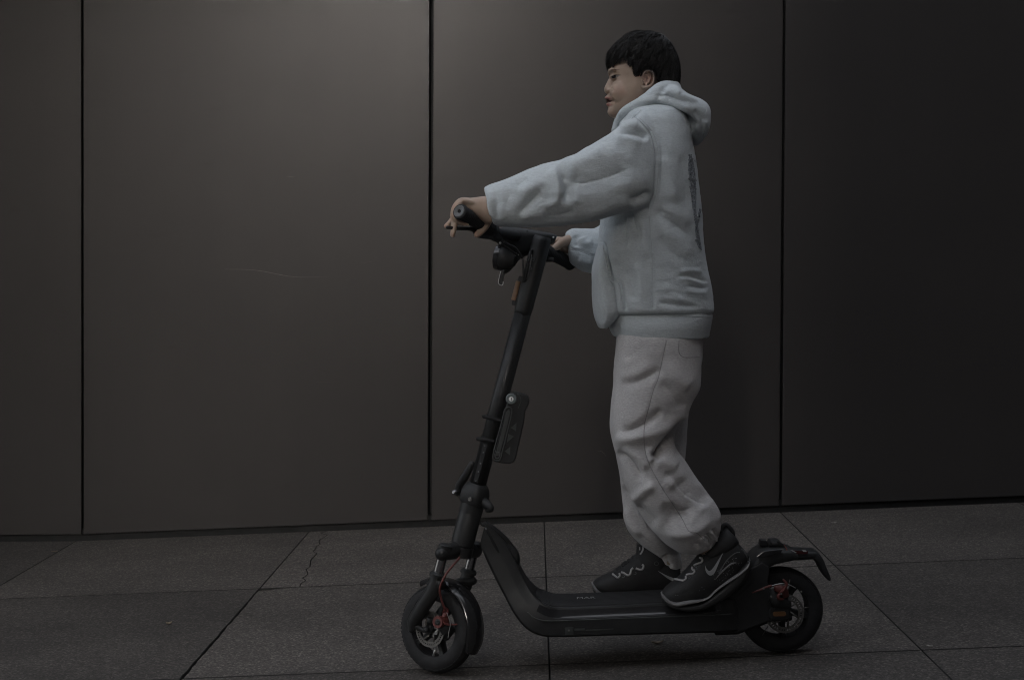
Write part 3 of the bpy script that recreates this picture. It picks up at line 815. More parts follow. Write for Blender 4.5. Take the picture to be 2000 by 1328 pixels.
# side arms from the deck to the axle
for sgn in (1, -1):
    arm = [(1395, 1182), (1412, 1166), (1445, 1140), (1468, 1110), (1488, 1098), (1504, 1108), (1500, 1138), (1512, 1168), (1543, 1185), (1546, 1208), (1532, 1213), (1500, 1214), (1440, 1236), (1395, 1238)]
    y_ = .066 if sgn > 0 else -.050
    obj('rear_arm', prism([RP(a, b, y_) for a, b in arm], (0, .016 if sgn > 0 else -.016, 0)), M_PLA, sc, smooth=False, bevel=.004)
obj('axle_cover', join(prism([RP(a, b, .066) for a, b in ((1506, 1184), (1535, 1183), (1541, 1190), (1541, 1203), (1534, 1209), (1506, 1209), (1501, 1203), (1501, 1190))], (0, -.008, 0))), M_PLA, sc, smooth=False, bevel=.003)
obj('reflector', prism([RP(a, b, .075) for a, b in ((1512, 1193.5), (1532, 1193), (1535, 1196), (1535, 1200), (1532, 1202.5), (1512, 1203), (1509.5, 1200.5), (1509.5, 1196)) ], (0, -.0025, 0)), M_ORA, sc, smooth=False, bevel=.001)
# fender: rises from the deck over the rear wheel
fend = [(1396, 1182, 1380, 1168, 0, .070), (1420, 1170, 1405, 1158, 0, .072), (1447, 1146, 1425, 1139, 0, .074), (1470, 1126, 1448, 1112, 0, .072), (1488, 1108, 1466, 1082, 0, .066), (1510, 1097, 1490, 1066, 0, .06), (1540, 1090, 1535, 1066, 0, .056), (1552, 1086, 1552, 1074, 0, .05)]
fd = obj('rear_mudguard', ribs(fend, 40, 28, 0.55, y0=0.0), M_PLA, sc, smooth='auto', angle=40)
objs('mudguard_panel', [*[prism([RP(a, b, s * .0605) for a, b in ((1478, 1086), (1490, 1076), (1530, 1071), (1524, 1079), (1480, 1090))], (0, -s * .004, 0)) for s in (1, -1)]], M_GLO, fd, smooth=False, bevel=.0015)
objs('mudguard_catch', [prism([RP(a, b, .016) for a, b in ((1484, 1066), (1486, 1055), (1497, 1055), (1500, 1062), (1500, 1068))], (0, .03, 0)),
                           prism([RP(a, b, .024) for a, b in ((1502, 1066), (1506, 1057), (1520, 1056), (1528, 1061), (1534, 1068))], (0, .048, 0))], M_PLA, fd, smooth=False, bevel=.002)
obj('catch_label', prism([RP(a, b, .0245) for a, b in ((1506, 1058), (1517, 1057.5), (1519, 1062), (1509, 1062.5))], (0, -.001, 0)), M_GREY, fd, smooth=False)
tl = obj('rear_light', ribs([(1534, 1086, 1536, 1070, 0, .045), (1548, 1090, 1549, 1071, 0, .042), (1572, 1089, 1573, 1072, 0, .038), (1588, 1088, 1590, 1073, 0, .034), (1597, 1086, 1598, 1078, 0, .03)], 24, 24, .5), M_PLA, sc, smooth='auto', angle=40)
obj('light_lens', prism([RP(a, b, .0435) for a, b in ((1538, 1074), (1578, 1076), (1577, 1081), (1540, 1082))], (0, -.002, 0)), M_LENS, tl, smooth=False)
objs('lens_mark', [prism([RP(a, b, .046) for a, b in ((1544, 1074), (1547, 1073.5), (1556, 1078.5), (1553, 1079))], (0, -.001, 0)), prism([RP(a, b, .045) for a, b in ((1566, 1073.5), (1573, 1073.5), (1576, 1077), (1569, 1077))], (0, -.001, 0))], M_WHITE, tl, smooth=False)
gs = [ball(RP(1532 + 5 * math.sin(i * .45), 1065 + i * 3.3, .047), .0017, 5, 8) for i in range(6)]
objs('red_bead', gs, plain('red_thread', (.40, .08, .05), .5), tl)
obj('mud_flap', ribs([(1584, 1089, 1592, 1074, 0, .034), (1592, 1096, 1603, 1085, 0, .035), (1602, 1114, 1611, 1104, 0, .036), (1611, 1127, 1618, 1121, 0, .035), (1616, 1129, 1618, 1126, 0, .034)], 20, 20, .5), M_GRIP, sc)
# rear caliper
yc = .078
obj('rear_caliper', join(tube([RP(1512, 1147, yc), RP(1521, 1150, yc), RP(1530, 1154, yc), RP(1536, 1165, yc - .006)], [.006, .012, .014, .009], n=12, flat=.6),
                         tube([RP(1528, 1158, yc + .006), RP(1521, 1162, yc + .006), RP(1521, 1168, yc + .006), RP(1530, 1170, yc + .006)], [.004, .005, .005, .003], n=14)), M_RED, sc)
obj('caliper_arm', tube([RP(1529, 1131, yc + .008), RP(1536, 1140, yc + .010), RP(1531, 1151, yc + .012), RP(1523, 1158, yc + .010)], [.003, .0045, .004, .003], n=14), M_RED, sc)
obj('caliper_body', join(tube([RP(1512, 1160, yc - .01), RP(1516, 1172, yc - .008), RP(1534, 1178, yc - .012)], [.016, .02, .018], n=10, flat=.7, round_ends=True)), M_PLA, sc)
objs('caliper_bolt', [*[lathe([(.0003, 0), (.0028, 0), (.0028, .003), (.0003, .003)], RP(a, b, yc + .012), (0, -1, 0), EX, 10) for a, b in ((1526, 1159), (1506, 1164), (1491, 1149), (1565, 1155))]], M_STEEL, sc)
obj('rear_brake_cable', tube([RP(a, b, yc + .006) for a, b in ((1469, 1157), (1486, 1151), (1497, 1146), (1507, 1143))], [.0018, .003, .003, .0032], n=16), M_REDC, sc)
obj('brake_wire', tube([RP(a, b, yc + .008) for a, b in ((1507, 1143.5), (1520, 1140), (1535, 1139.5), (1545, 1143), (1554, 1148))], .0013, n=20, k=6), M_SILV, sc)
obj('caliper_pad', prism([RP(a, b, .070) for a, b in ((1540, 1164), (1546, 1164), (1544, 1173), (1538, 1172))], (0, -.003, 0)), M_GREY, sc, smooth=False)
# bright lines of the rear spokes
objs('spoke_line', [*[tube([RP(a, b, .034), RP(c_, d_, .034)], [.0014, .0008], k=6) for a, b, c_, d_ in ((1497, 1146, 1490, 1136), (1540, 1143, 1543, 1131), (1500, 1222, 1489, 1240), (1547, 1223, 1555, 1236), (1564, 1188, 1580, 1185))]], M_STEEL, sc)

# ---- handlebar
GA, GB = P(897, 413, -.295), P(957, 447, -.165)  # near grip, outer and inner end
HA, HB = P(1116, 516, .235), P(1060, 486, .125)  # far grip
cc = Q(470, .045, 0)
bar = obj('handlebar', tube([GA * .9 + GB * .1, GB, GB * .4 + P(985, 458, -.10) * .6, P(1008, 462, -.055), P(1035, 472, .03), HB, HA * .9 + HB * .1], [.011, .011, .0125, .016, .014, .012, .011], n=40, k=16), M_MET, sc)
gd = (GB - GA) / np.linalg.norm(GB - GA); hd_ = (HB - HA) / np.linalg.norm(HB - HA)
Lg = np.linalg.norm(GB - GA)
def grip(a, d, L_):
    prof = [(.0005, .002), (.0045, .002), (.005, .001), (.0105, .001), (.0115, -.0005), (.0195, 0), (.0212, .003), (.0214, .010), (.0200, .013)]
    for i in range(18):
        x = .016 + (L_ - .022) * i / 17
        prof += [(.0190, x), (.0197, x + .0012), (.0197, x + (L_ - .022) / 17 * .6), (.0190, x + (L_ - .022) / 17 * .75)]
    prof += [(.0206, L_ - .004), (.0206, L_), (.0005, L_)]
    return lathe(prof, a, d, EZ, 32, closed=False)
gr = obj('grip', grip(GA, gd, Lg), M_GRIP, sc, smooth='auto', angle=50)
obj('grip_cap', lathe([(.006, -.0008), (.0155, -.0026), (.0168, 0), (.0155, .001), (.005, .0008)], GA, gd, EZ, 32), M_GREY, gr, smooth='auto')
obj('grip', grip(HA, hd_, np.linalg.norm(HB - HA)), M_GRIP, sc, smooth='auto', angle=50)
# console with display on top of the stem
con = obj('display_console', ribs([(966, 448, 972, 476, -.02, .03), (985, 443, 990, 492, -.01, .04), (1015, 445, 1016, 503, 0, .045), (1048, 450, 1046, 492, .01, .045), (1074, 455, 1068, 482, .015, .04), (1088, 460, 1083, 474, .02, .03)], 30, 28, .6, y0=-.02), M_PLA, sc)
obj('console_bolt', lathe([(.0003, 0), (.003, 0), (.003, .002), (.0003, .002)], P(1081, 464, -.052), (0, -1, .2), EX, 12), M_SILV, con)
objs('console_trim', [*[tube([P(a, b, -.066), P(c_, d_, -.066)], .0018, k=6) for a, b, c_, d_ in ((998, 459, 1005, 455), (983, 469, 991, 475), (1035, 491, 1032, 502), (1028, 449, 1032, 453))]], M_GREY, con)
# headlight drum on the front of the stem
hl_c = P(987, 505, -.05)
hax = fv * .93 + sv * .28 - ax * .1; hax /= np.linalg.norm(hax)
hl = obj('headlight', lathe([(.0005, .028), (.026, .028), (.031, .026), (.035, .02), (.035, 0), (.03, -.012), (.018, -.03), (.0005, -.034)], hl_c, hax, EZ, 40), M_PLA, sc, smooth='auto', angle=35)
obj('headlight_rim', lathe([(.033, .027), (.0355, .0265), (.0365, .022), (.0365, .012), (.034, .012)], hl_c, hax, EZ, 40), M_GLO, hl, smooth='auto')
obj('headlight_arm', tube([hl_c - hax * .02, P(1008, 498, -.035), P(1025, 488, -.01)], [.02, .018, .018], n=10, flat=.8), M_PLA, sc)
objs('headlight_fins', [*[tube([P(a, b, -.07), P(c_, d_, -.07)], [.0022, .001], k=5) for a, b, c_, d_ in ((1004, 497, 1009, 496), (1006, 500, 1008, 494), (1012, 499, 1014, 496))]], M_SILV, hl)
# small hook hanging below the lamp
hk = [(980, 530), (984, 530), (985.5, 535), (982, 553), (979.5, 557.5), (975.5, 556), (973.5, 551), (976, 536)]
obj('bag_hook', prism([P(a, b, -.075) for a, b in hk], (0, .012, 0)), M_PLA, sc, smooth=False, bevel=.0012)
obj('hook_edge', tube([P(a, b, -.077) for a, b in ((978, 530), (975.5, 541), (973.3, 551), (975, 555.5), (979, 557.3), (982, 556), (983, 550))], .0012, n=24, k=6), M_SILV, sc)
obj('hook_arm', tube([P(982, 532, -.068), P(992, 527, -.05), P(1002, 515, -.04)], [.006, .007, .007], n=8), M_PLA, sc)
# brake levers
bl = obj('brake_lever', tube([P(972, 462, -.13), P(955, 460, -.16), P(935, 457, -.19), P(922, 448, -.21), P(900, 446.5, -.24), P(874, 445, -.262)], [.010, .011, .011, .0065, .0055, .005], n=30, k=10, flat=.75, round_ends=True), M_MET, sc)
obj('lever_clamp', join(tube([GB - gd * .004, GB + gd * .022], [.019, .018], k=20), tube([P(958, 452, -.16), P(966, 460, -.14), P(975, 466, -.12)], [.013, .014, .009], n=8, round_ends=True)), M_PLA, sc)
obj('lever_screw', lathe([(.0003, 0), (.0035, 0), (.0035, .002), (.0003, .002)], P(977, 475, -.13), (0, -1, 0), EX, 12), M_SILV, sc)
obj('brake_lever', tube([P(1058, 497, .12), P(1066, 503, .15), P(1080, 508, .19), P(1096, 512, .225)], [.009, .008, .006, .005], n=20, flat=.8, round_ends=True), M_MET, sc)
obj('thumb_throttle', tube([P(1062, 496, .125), P(1068, 506, .135), P(1078, 507, .13)], [.010, .009, .007], n=10, round_ends=True), M_PLA, sc)
# cables
for pts in ([(950, 462, -.165), (962, 468, -.14), (974, 474, -.12), (990, 484, -.10), (1004, 494, -.09), (1012, 500, -.085)],
            [(984, 472, -.1), (996, 479, -.105), (1006, 484, -.1), (1014, 494, -.09), (1020, 505, -.08)],
            [(1021, 508, -.075), (1022, 522, -.078), (1022.5, 538, -.074), (1022, 551, -.07)],
            [(1038, 488, -.07), (1033, 510, -.076), (1029, 528, -.076), (1025, 548, -.072)]):
    obj('cable', tube([P(*p) for p in pts], .0032, n=26, k=8), M_PLA, sc)
objs('cable_clip', [*[lathe([(.0028, -.002), (.0045, -.002), (.0045, .002), (.0028, .002)], P(a, b, -.082), (0, 1, 0), EX, 14) for a, b in ((1041, 507), (1036, 524), (1030, 507))]], M_GREY, sc)
obj('stem_strip', tube([P(1038, 497, -.074), P(1036, 516, -.074), P(1030, 545, -.072)], [.0022, .0026, .002], n=14, k=6), M_GREY, sc)

# ================================================================== folding lock strapped to the stem
ldn = P(984, 905, -.1) - P(1010, 770, -.1); ldn /= np.linalg.norm(ldn)
lyo = SY(990) - .045
lk = thing('folding_lock', P(985, 904, lyo), 'black folding lock with silver keyhole strapped to the scooter stem', 'lock')
def LP(px, py, off=0.0): return P(px, py, lyo - off)
lb = [(996, 768), (1006, 766), (1022, 769.5), (1031, 774), (1034.5, 782), (1032, 792), (1026, 803), (1024, 822), (1016, 858), (1008, 894), (1003.5, 903), (995, 906.5), (984, 905), (965, 902), (962.5, 898)]
lb += [(968, 878), (976, 848), (984, 818), (988, 796)]
obj('case', prism([LP(a, b, .012) for a, b in lb], (0, .036, 0)), M_PLA, lk, smooth=False, bevel=.004, seg=3)
# recessed side bracket shown as a long loop
loop = [(986, 800), (991, 795.5), (997, 796), (1000, 801), (999, 810), (994, 832), (985, 868), (977, 896), (971, 899.5), (964.5, 897), (963, 890), (968, 868), (977, 836), (984, 808), (986, 800)]
obj('bracket_loop', tube([LP(a, b, .0135) for a, b in loop], .0022, n=70, k=6), M_DGREY, lk)
obj('bracket_panel', prism([LP(a, b, .0125) for a, b in ((988, 804), (994, 800), (997, 804), (990, 834), (980, 872), (975, 890), (968, 889), (975, 862), (984, 826))], (0, -.0018, 0)), M_DGREY, lk, smooth=False, bevel=.0008)
obj('bracket_clip', tube([LP(a, b, .0145) for a, b in ((968, 880), (971, 884), (977, 884), (974, 894), (968, 894), (967, 886))], .0016, n=20, k=5), M_GREY, lk)
ld = np.asarray(LP(980, 860) - LP(989, 820)); ld /= np.linalg.norm(ld)
for k_, (a, b) in enumerate(((1003, 834), (996, 856), (991, 880))):
    tri = [(a - 5, b + 1), (a + 6, b - 8), (a + 5, b + 8)] if k_ != 1 else [(a - 6, b + 8), (a + 8, b - 4), (a - 3, b - 9)]
    obj('triangle_relief', prism([LP(x, y, .0122) for x, y in tri], (0, -.0022, 0)), M_DGREY, lk, smooth=False, bevel=.0006)
obj('hinge_line', tube([LP(a, b, .0125) for a, b in ((1010, 768), (1016, 775), (1017, 785), (1012, 797))], .0011, n=16, k=5), M_DGREY, lk)
kc = LP(998.5, 779, .014)
kh = obj('key_cylinder', lathe([(.0005, .0), (.0105, .0), (.013, .0), (.0155, -.003), (.0155, -.012), (.0005, -.012)], kc + np.array([0, -.004, 0]), (0, -1, 0), EX, 36), plain('grey_ring', (.115, .135, .135), .45), lk, smooth='auto')
obj('keyhole_plate', lathe([(.0005, .0016), (.0060, .0016), (.0068, .0), (.0005, .0)], kc + np.array([0, -.004, 0]), (0, -1, 0), EX, 28), plain('bright_keyhole', (.8, .8, .8), .35, .3), kh, smooth='auto')
obj('key_slot', prism([kc + np.array([x, -.0058, z]) for x, z in ((-.0012, -.0042), (.0008, -.0044), (.0020, .0038), (.0004, .0044))], (0, -.0005, 0)), M_BACK, kh, smooth=False)
for ya, yb in (((945, 813), (978, 822)), ((933.5, 857), (964, 862))):
    q = [LP(*ya, -.005), LP((ya[0] * .6 + yb[0] * .4), (ya[1] * .6 + yb[1] * .4), -.001), LP(*yb, -.002)]
    obj('strap', tube(q, [.0058, .0048, .004], n=12, k=10, flat=.8, round_ends=True), M_GRIP, lk)
    y_ = (ya[1] + yb[1]) / 2 - 1
    obj('strap_band', rrect_tube([(Q(y_ + 4, 0, 0), 1), (Q(y_ - 4, 0, 0), 1)], .0246, .0246, .019), M_GRIP, lk, smooth='auto')
# ================================================================== the boy
def skin_mat():
    a = Mat('skin', (0.40, 0.26, 0.19), 0.5)
    at = a.n('ShaderNodeAttribute', attribute_name='tone')
    base = a.ramp(a.noise(28, 6, 0.65), [(0.3, (0.300, 0.220, 0.168)), (0.7, (0.36, 0.266, 0.206))])
    sep = a.n('ShaderNodeSeparateColor'); a.L(at.outputs['Color'], sep.inputs[0])
    base = a.mix(base, (0.30, 0.135, 0.115), sep.outputs[0])          # lips, ears, fingertips
    base = a.mix(base, (0.03, 0.022, 0.02), sep.outputs[1])           # roots of hair
    a.color(base)
    a.roughness(a.ramp(a.noise(60, 4), [(0.3, 0.42), (0.7, 0.6)]))
    a.b.inputs['Subsurface Weight'].default_value = 0.12; a.b.inputs['Subsurface Radius'].default_value = (0.006, 0.002, 0.001)
    a.bump(a.noise(500, 4), 0.0003, 0.6)
    return a.m
M_SKIN = skin_mat()
def fleece(name, c1, c2, streak, sscale, srot=(0, 0, 0), lump=.005):
    a = Mat(name, c1, 0.92, spec=0.25)
    n1 = a.noise(55, 6, 0.7); n2 = a.noise(sscale[0], 4, 0.75, a.vec(sscale[1], srot))
    c = a.ramp(n2, [(0.30, c1), (0.70, c2)])
    c = a.mix(c, (0.93, 0.93, 0.93), a.ramp(n1, [(0.35, 0.5), (0.65, 0.0)]), 'MULTIPLY')
    a.color(c)
    hs_ = a.noise(330, 3, 0.7, a.vec((0.25, 0.6, 1.6)))
    c = a.mix(c, (0.84, 0.84, 0.85), a.ramp(hs_, [(0.40, 0.8), (0.58, 0.0)]), 'MULTIPLY')
    a.color(c)
    a.b.inputs['Sheen Weight'].default_value = 0.2; a.b.inputs['Sheen Roughness'].default_value = 0.6
    a.bump(a.noise(22, 6, 0.62, a.vec((0.7, 1, 1.5))), lump * .7, 0.5); a.bump(a.noise(62, 4, 0.6, a.vec((0.45, 1, 1.7))), lump * .45, 0.6); a.bump(n1, 0.0018, 0.6); a.bump(hs_, 0.0012, 0.6); a.bump(n2, streak, 0.7)
    return a.m
M_HOOD = fleece('pale_blue_fleece', (0.465, 0.512, 0.538), (0.535, 0.582, 0.606), 0.0010, (260, (1, 1, 1)))
M_PANT = fleece('heather_grey_jersey', (0.375, 0.367, 0.369), (0.545, 0.535, 0.537), 0.0005, (260, (0.30, 1, 1.7)), (0, R(14), 0), .002)
M_SEAM = plain('seam_thread', (0.39, 0.42, 0.44), 0.9)
M_PSEAM = plain('trouser_seam', (0.27, 0.262, 0.264), 0.9)
M_HAIR = plain('black_hair', (0.011, 0.0102, 0.0100), 0.56, vary=0.3, spec=0.35)
M_SCALP = plain('hair_base', (0.009, 0.0085, 0.0085), 0.9, spec=0.15)
M_DARK = plain('dark_eye', (0.012, 0.010, 0.010), 0.15)
M_BROW = plain('eyebrow_hair', (0.12, 0.075, 0.056), 0.8)
M_DARK2 = plain('mouth_inside', (0.045, 0.016, 0.014), 0.7)
M_SHOE = plain('black_shoe_mesh', (0.0125, 0.0125, 0.013), 0.7, grain=0.0008, gscale=500, vary=0.4)
M_SOLE = plain('black_sole', (0.0125, 0.0125, 0.0125), 0.6)
M_MID = plain('grey_midsole', (0.15, 0.147, 0.147), 0.6, grain=0.0004, gscale=150, vary=0.2)
M_LACE = plain('grey_lace', (0.34, 0.33, 0.33), 0.8, grain=0.0004, gscale=900)
M_LOGO = plain('grey_logo', (0.26, 0.265, 0.27), 0.5)
def print_mat():
    a = Mat('dark_print', (.1, .1, .1), .85)
    x = a.noise(230, 4, .7, a.vec((1, 1, .6)), 1.5)
    a.color(a.ramp(x, [(.36, (.04, .045, .06)), (.47, (.13, .145, .165)), (.56, (.40, .43, .46))])); return a.m
M_PRINT = print_mat()
M_PRINT2 = plain('grey_print', (0.22, 0.235, 0.25), 0.8, vary=0.4)

# ---------------------------------------------------------------- clothes, as closed skins
SLEEVE = [(944, 366, 963, 439, -.245, .050), (956, 360, 978, 444, -.245, .058), (985, 350, 1012, 444, -.245, .062), (1020, 336, 1052, 444, -.240, .066),
          (1058, 321, 1096, 442, -.235, .070), (1100, 310, 1137, 437, -.225, .074), (1142, 290, 1180, 428, -.21, .078), (1190, 262, 1226, 414, -.195, .080),
          (1226, 234, 1262, 406, -.17, .078), (1262, 218, 1292, 395, -.135, .070), (1300, 232, 1315, 372, -.10, .06)]
FSLEEVE = [(1105, 456, 1112, 506, .205, .034), (1113, 450, 1114, 513, .205, .042), (1124, 447, 1128, 524, .205, .050), (1142, 447, 1148, 533, .205, .056), (1168, 443, 1176, 536, .205, .062),
           (1210, 400, 1222, 520, .205, .07), (1245, 320, 1268, 460, .19, .08), (1255, 245, 1292, 400, .15, .078), (1290, 230, 1310, 380, .11, .06)]
TORSO = [(203, 1236, 1312, .06), (212, 1226, 1328, .11), (222, 1218, 1336, .145), (236, 1210, 1343, .168), (258, 1202, 1348, .182), (292, 1194, 1352, .192), (330, 1187, 1359, .196), (380, 1181, 1366, .198),
         (430, 1174, 1370.5, .198), (480, 1170, 1373, .198), (520, 1165, 1379, .196), (552, 1161, 1386, .194), (580, 1160, 1390.5, .195), (598, 1163, 1392, .197), (606, 1166, 1392, .195), (611, 1172, 1390, .186), (614, 1180, 1380, .15)]
hood_geo = join(ribs(SLEEVE, 60, 40, .95), ribs(FSLEEVE, 50, 36, .95), hribs(TORSO, 0, 60, 56, .82))
hood_geo = remesh(hood_geo, 0.0036, 11, .5)
HF = [
 # shoulder and upper sleeve
 ([(1200, 257), (1226, 257), (1252, 262), (1268, 272)], 7, -.0085), ([(1205, 244), (1228, 243), (1250, 246)], 7, .0055), ([(1196, 272), (1222, 272), (1256, 284)], 8, .005),
 ([(1088, 318), (1120, 318), (1158, 303), (1190, 290)], 12, .006), ([(1106, 346), (1140, 356), (1190, 344), (1240, 326)], 22, -.010), 
 ([(1180, 372), (1215, 362), (1250, 356), (1274, 350)], 14, .003), ([(1128, 428), (1165, 416), (1200, 402), (1240, 392)], 9, .004),
 ([(1225, 392), (1250, 385), (1272, 372)], 7, -.006), ([(1226, 404), (1250, 398), (1270, 390)], 6, .005),
 # elbow and forearm
 ([(1080, 322), (1088, 342), (1094, 366), (1092, 386), (1076, 399), (1056, 406)], 8, 0.0064), ([(1084, 322), (1093, 345), (1098, 370), (1096, 392)], 14, 0.0083, 's'), ([(1058, 372), (1042, 388), (1028, 404), (1012, 424)], 9, -0.0080), ([(1100, 332), (1103, 352), (1108, 378), (1104, 402)], 9, -0.0064),
 ([(1062, 348), (1045, 362), (1030, 372), (1008, 380)], 11, 0.0053), ([(1030, 345), (1018, 356), (1006, 362)], 8, -0.0032), ([(1002, 372), (990, 392), (986, 412)], 10, -0.0037), ([(980, 395), (978, 415), (984, 432)], 8, 0.0032),
 ([(1014, 424), (1040, 418), (1070, 416)], 10, 0.0045), ([(1060, 425), (1100, 420), (1128, 410)], 9, -0.0040), ([(965, 372), (972, 392), (970, 412), (974, 430)], 6, -0.0040), ([(952, 368), (958, 388), (957, 408), (962, 428)], 5, 0.0040),
 ([(1120, 362), (1128, 380), (1126, 402)], 9, 0.0040), ([(1112, 318), (1122, 330), (1126, 345)], 9, 0.0032),
 # side of the body
 ([(1229, 408), (1234, 430), (1241, 452), (1247, 478)], 9, -.012), ([(1218, 412), (1216, 445), (1224, 490)], 16, -.012), ([(1200, 440), (1202, 480), (1206, 520)], 12, .006), ([(1254, 424), (1258, 460), (1262, 510)], 9, .005),
 ([(1268, 410), (1296, 424), (1322, 440), (1352, 466)], 10, -.0045), ([(1290, 408), (1320, 420), (1352, 440)], 12, .003), ([(1278, 430), (1300, 452), (1330, 478), (1360, 500)], 12, .003), ([(1284, 458), (1304, 484), (1336, 512)], 10, -.0028), ([(1282, 412), (1300, 416), (1318, 425)], 4, -.003, 'c'),
 ([(1318, 541), (1342, 538), (1362, 544), (1384, 552)], 4, -.0045, 'c'), ([(1325, 532), (1348, 529), (1374, 531)], 4, .003), ([(1324, 547), (1346, 546), (1376, 557)], 4, .003), ([(1340, 557), (1362, 562), (1386, 562)], 3.5, -.004, 'c'), ([(1334, 566), (1360, 571), (1386, 572)], 5, .0025), ([(1300, 568), (1320, 572), (1340, 582)], 4, -.002), ([(1288, 580), (1310, 583), (1335, 590)], 4, .0016),
 ([(1290, 560), (1315, 572), (1340, 590)], 7, .003), ([(1218, 520), (1232, 556), (1240, 590)], 9, -.004), ([(1238, 510), (1252, 550), (1256, 592)], 8, .0035), ([(1280, 590), (1320, 596), (1370, 600)], 5, -.003),
 ([(1290, 300), (1306, 330), (1312, 370), (1308, 400)], 12, .005), ([(1330, 300), (1338, 350), (1342, 420)], 9, -.003),
 ([(1182, 478), (1184, 496), (1187.5, 510), (1191, 526), (1196, 539), (1203, 547), (1211, 552), (1214, 566), (1215.5, 580), (1219, 594), (1221, 603)], 3.4, -.008, 'n'),
 # seams pressed into the cloth
 ([(1240, 228), (1256, 243), (1271, 262), (1279, 290), (1281.5, 322), (1280, 360), (1275, 388), (1266, 408)], 2.4, -.0055, 'n'),
 ([(1286, 282), (1288, 322), (1286, 362), (1281, 390)], 3, .002, 'n'),
 ([(1268, 420), (1271, 460), (1274, 505), (1275, 560), (1275, 602)], 2.2, -.0025, 'n'),
 ([(1250, 216), (1246, 224), (1232, 234)], 2.4, -.003, 'n'),
 # far sleeve
 ([(1116, 487), (1132, 490), (1150, 497), (1166, 502)], 2.4, -.003, 'n', (.02, .5)), ([(1135, 462), (1142, 474), (1160, 476)], 7, .006, 'g', (.02, .5)), ([(1122, 458), (1126, 472), (1124, 484)], 6, -.005, 'g', (.02, .5)), ([(1128, 505), (1145, 512), (1160, 512)], 7, .005, 'g', (.02, .5)),
]
HF = [(s[0], s[1] * (1.0 if s[1] < 4 else 1.12), s[2] * (1.0 if s[1] < 4 else 1.3), *s[3:]) for s in HF]
HF += [(s[0], 2.4, s[2] * .30, 'c', *(s[4:] if len(s) > 4 else ())) for s in HF if s[1] > 4.5 and s[2] < 0]   # a sharper crease at the foot of each hollow
hood_geo = rumple(hood_geo, .0028, 11, 3); hood_geo = rumple(hood_geo, .0010, 27, 4, (1, 1, 1.6)); hood_geo = rumple(hood_geo, .0006, 55, 5, (.8, 1, 1.8))
hood_geo = sculpt(hood_geo, HF, .3)

NLEG = [(640, 1212, 1366, .08), (660, 1206, 1369, .095), (700, 1199.5, 1370, .10), (750, 1196, 1369, .10), (782, 1192.5, 1353, .098), (803, 1191.5, 1341, .096), (835, 1191, 1322, .092), (851, 1193, 1317, .09), (872, 1198.5, 1319, .09),
        (900, 1206, 1337, .09), (937, 1216, 1361, .092), (969, 1230, 1386, .093), (998, 1246, 1405, .09), (1026, 1264, 1409, .082), (1050, 1286, 1402, .070), (1066, 1306, 1391, .055), (1078, 1328, 1366, .03)]
FLEG = [(640, 1212, 1364, .08), (700, 1201, 1364, .10), (760, 1198, 1358, .098), (803, 1197, 1346, .095), (864, 1199, 1339, .088), (892, 1203, 1336, .085), (933, 1210.5, 1331, .083), (970, 1213.5, 1327, .08), (1006, 1217, 1326, .078),
        (1030, 1222, 1325, .075), (1046, 1234, 1325, .07), (1060, 1250, 1326, .062), (1075, 1268, 1328, .052), (1092, 1284, 1331, .044), (1108, 1291, 1331, .040), (1113, 1296, 1328, .034)]
pant_geo = join(hribs(NLEG, -.088, 70, 44, .9), hribs(FLEG, .088, 70, 44, .9), hribs([(630, 1214, 1362, .14), (650, 1206, 1370, .165), (690, 1201, 1370, .172), (730, 1203, 1362, .16), (765, 1215, 1345, .10)], 0, 24, 48, .85))
pant_geo = remesh(pant_geo, 0.0036, 10, .5)
NY = (-.5, .012)
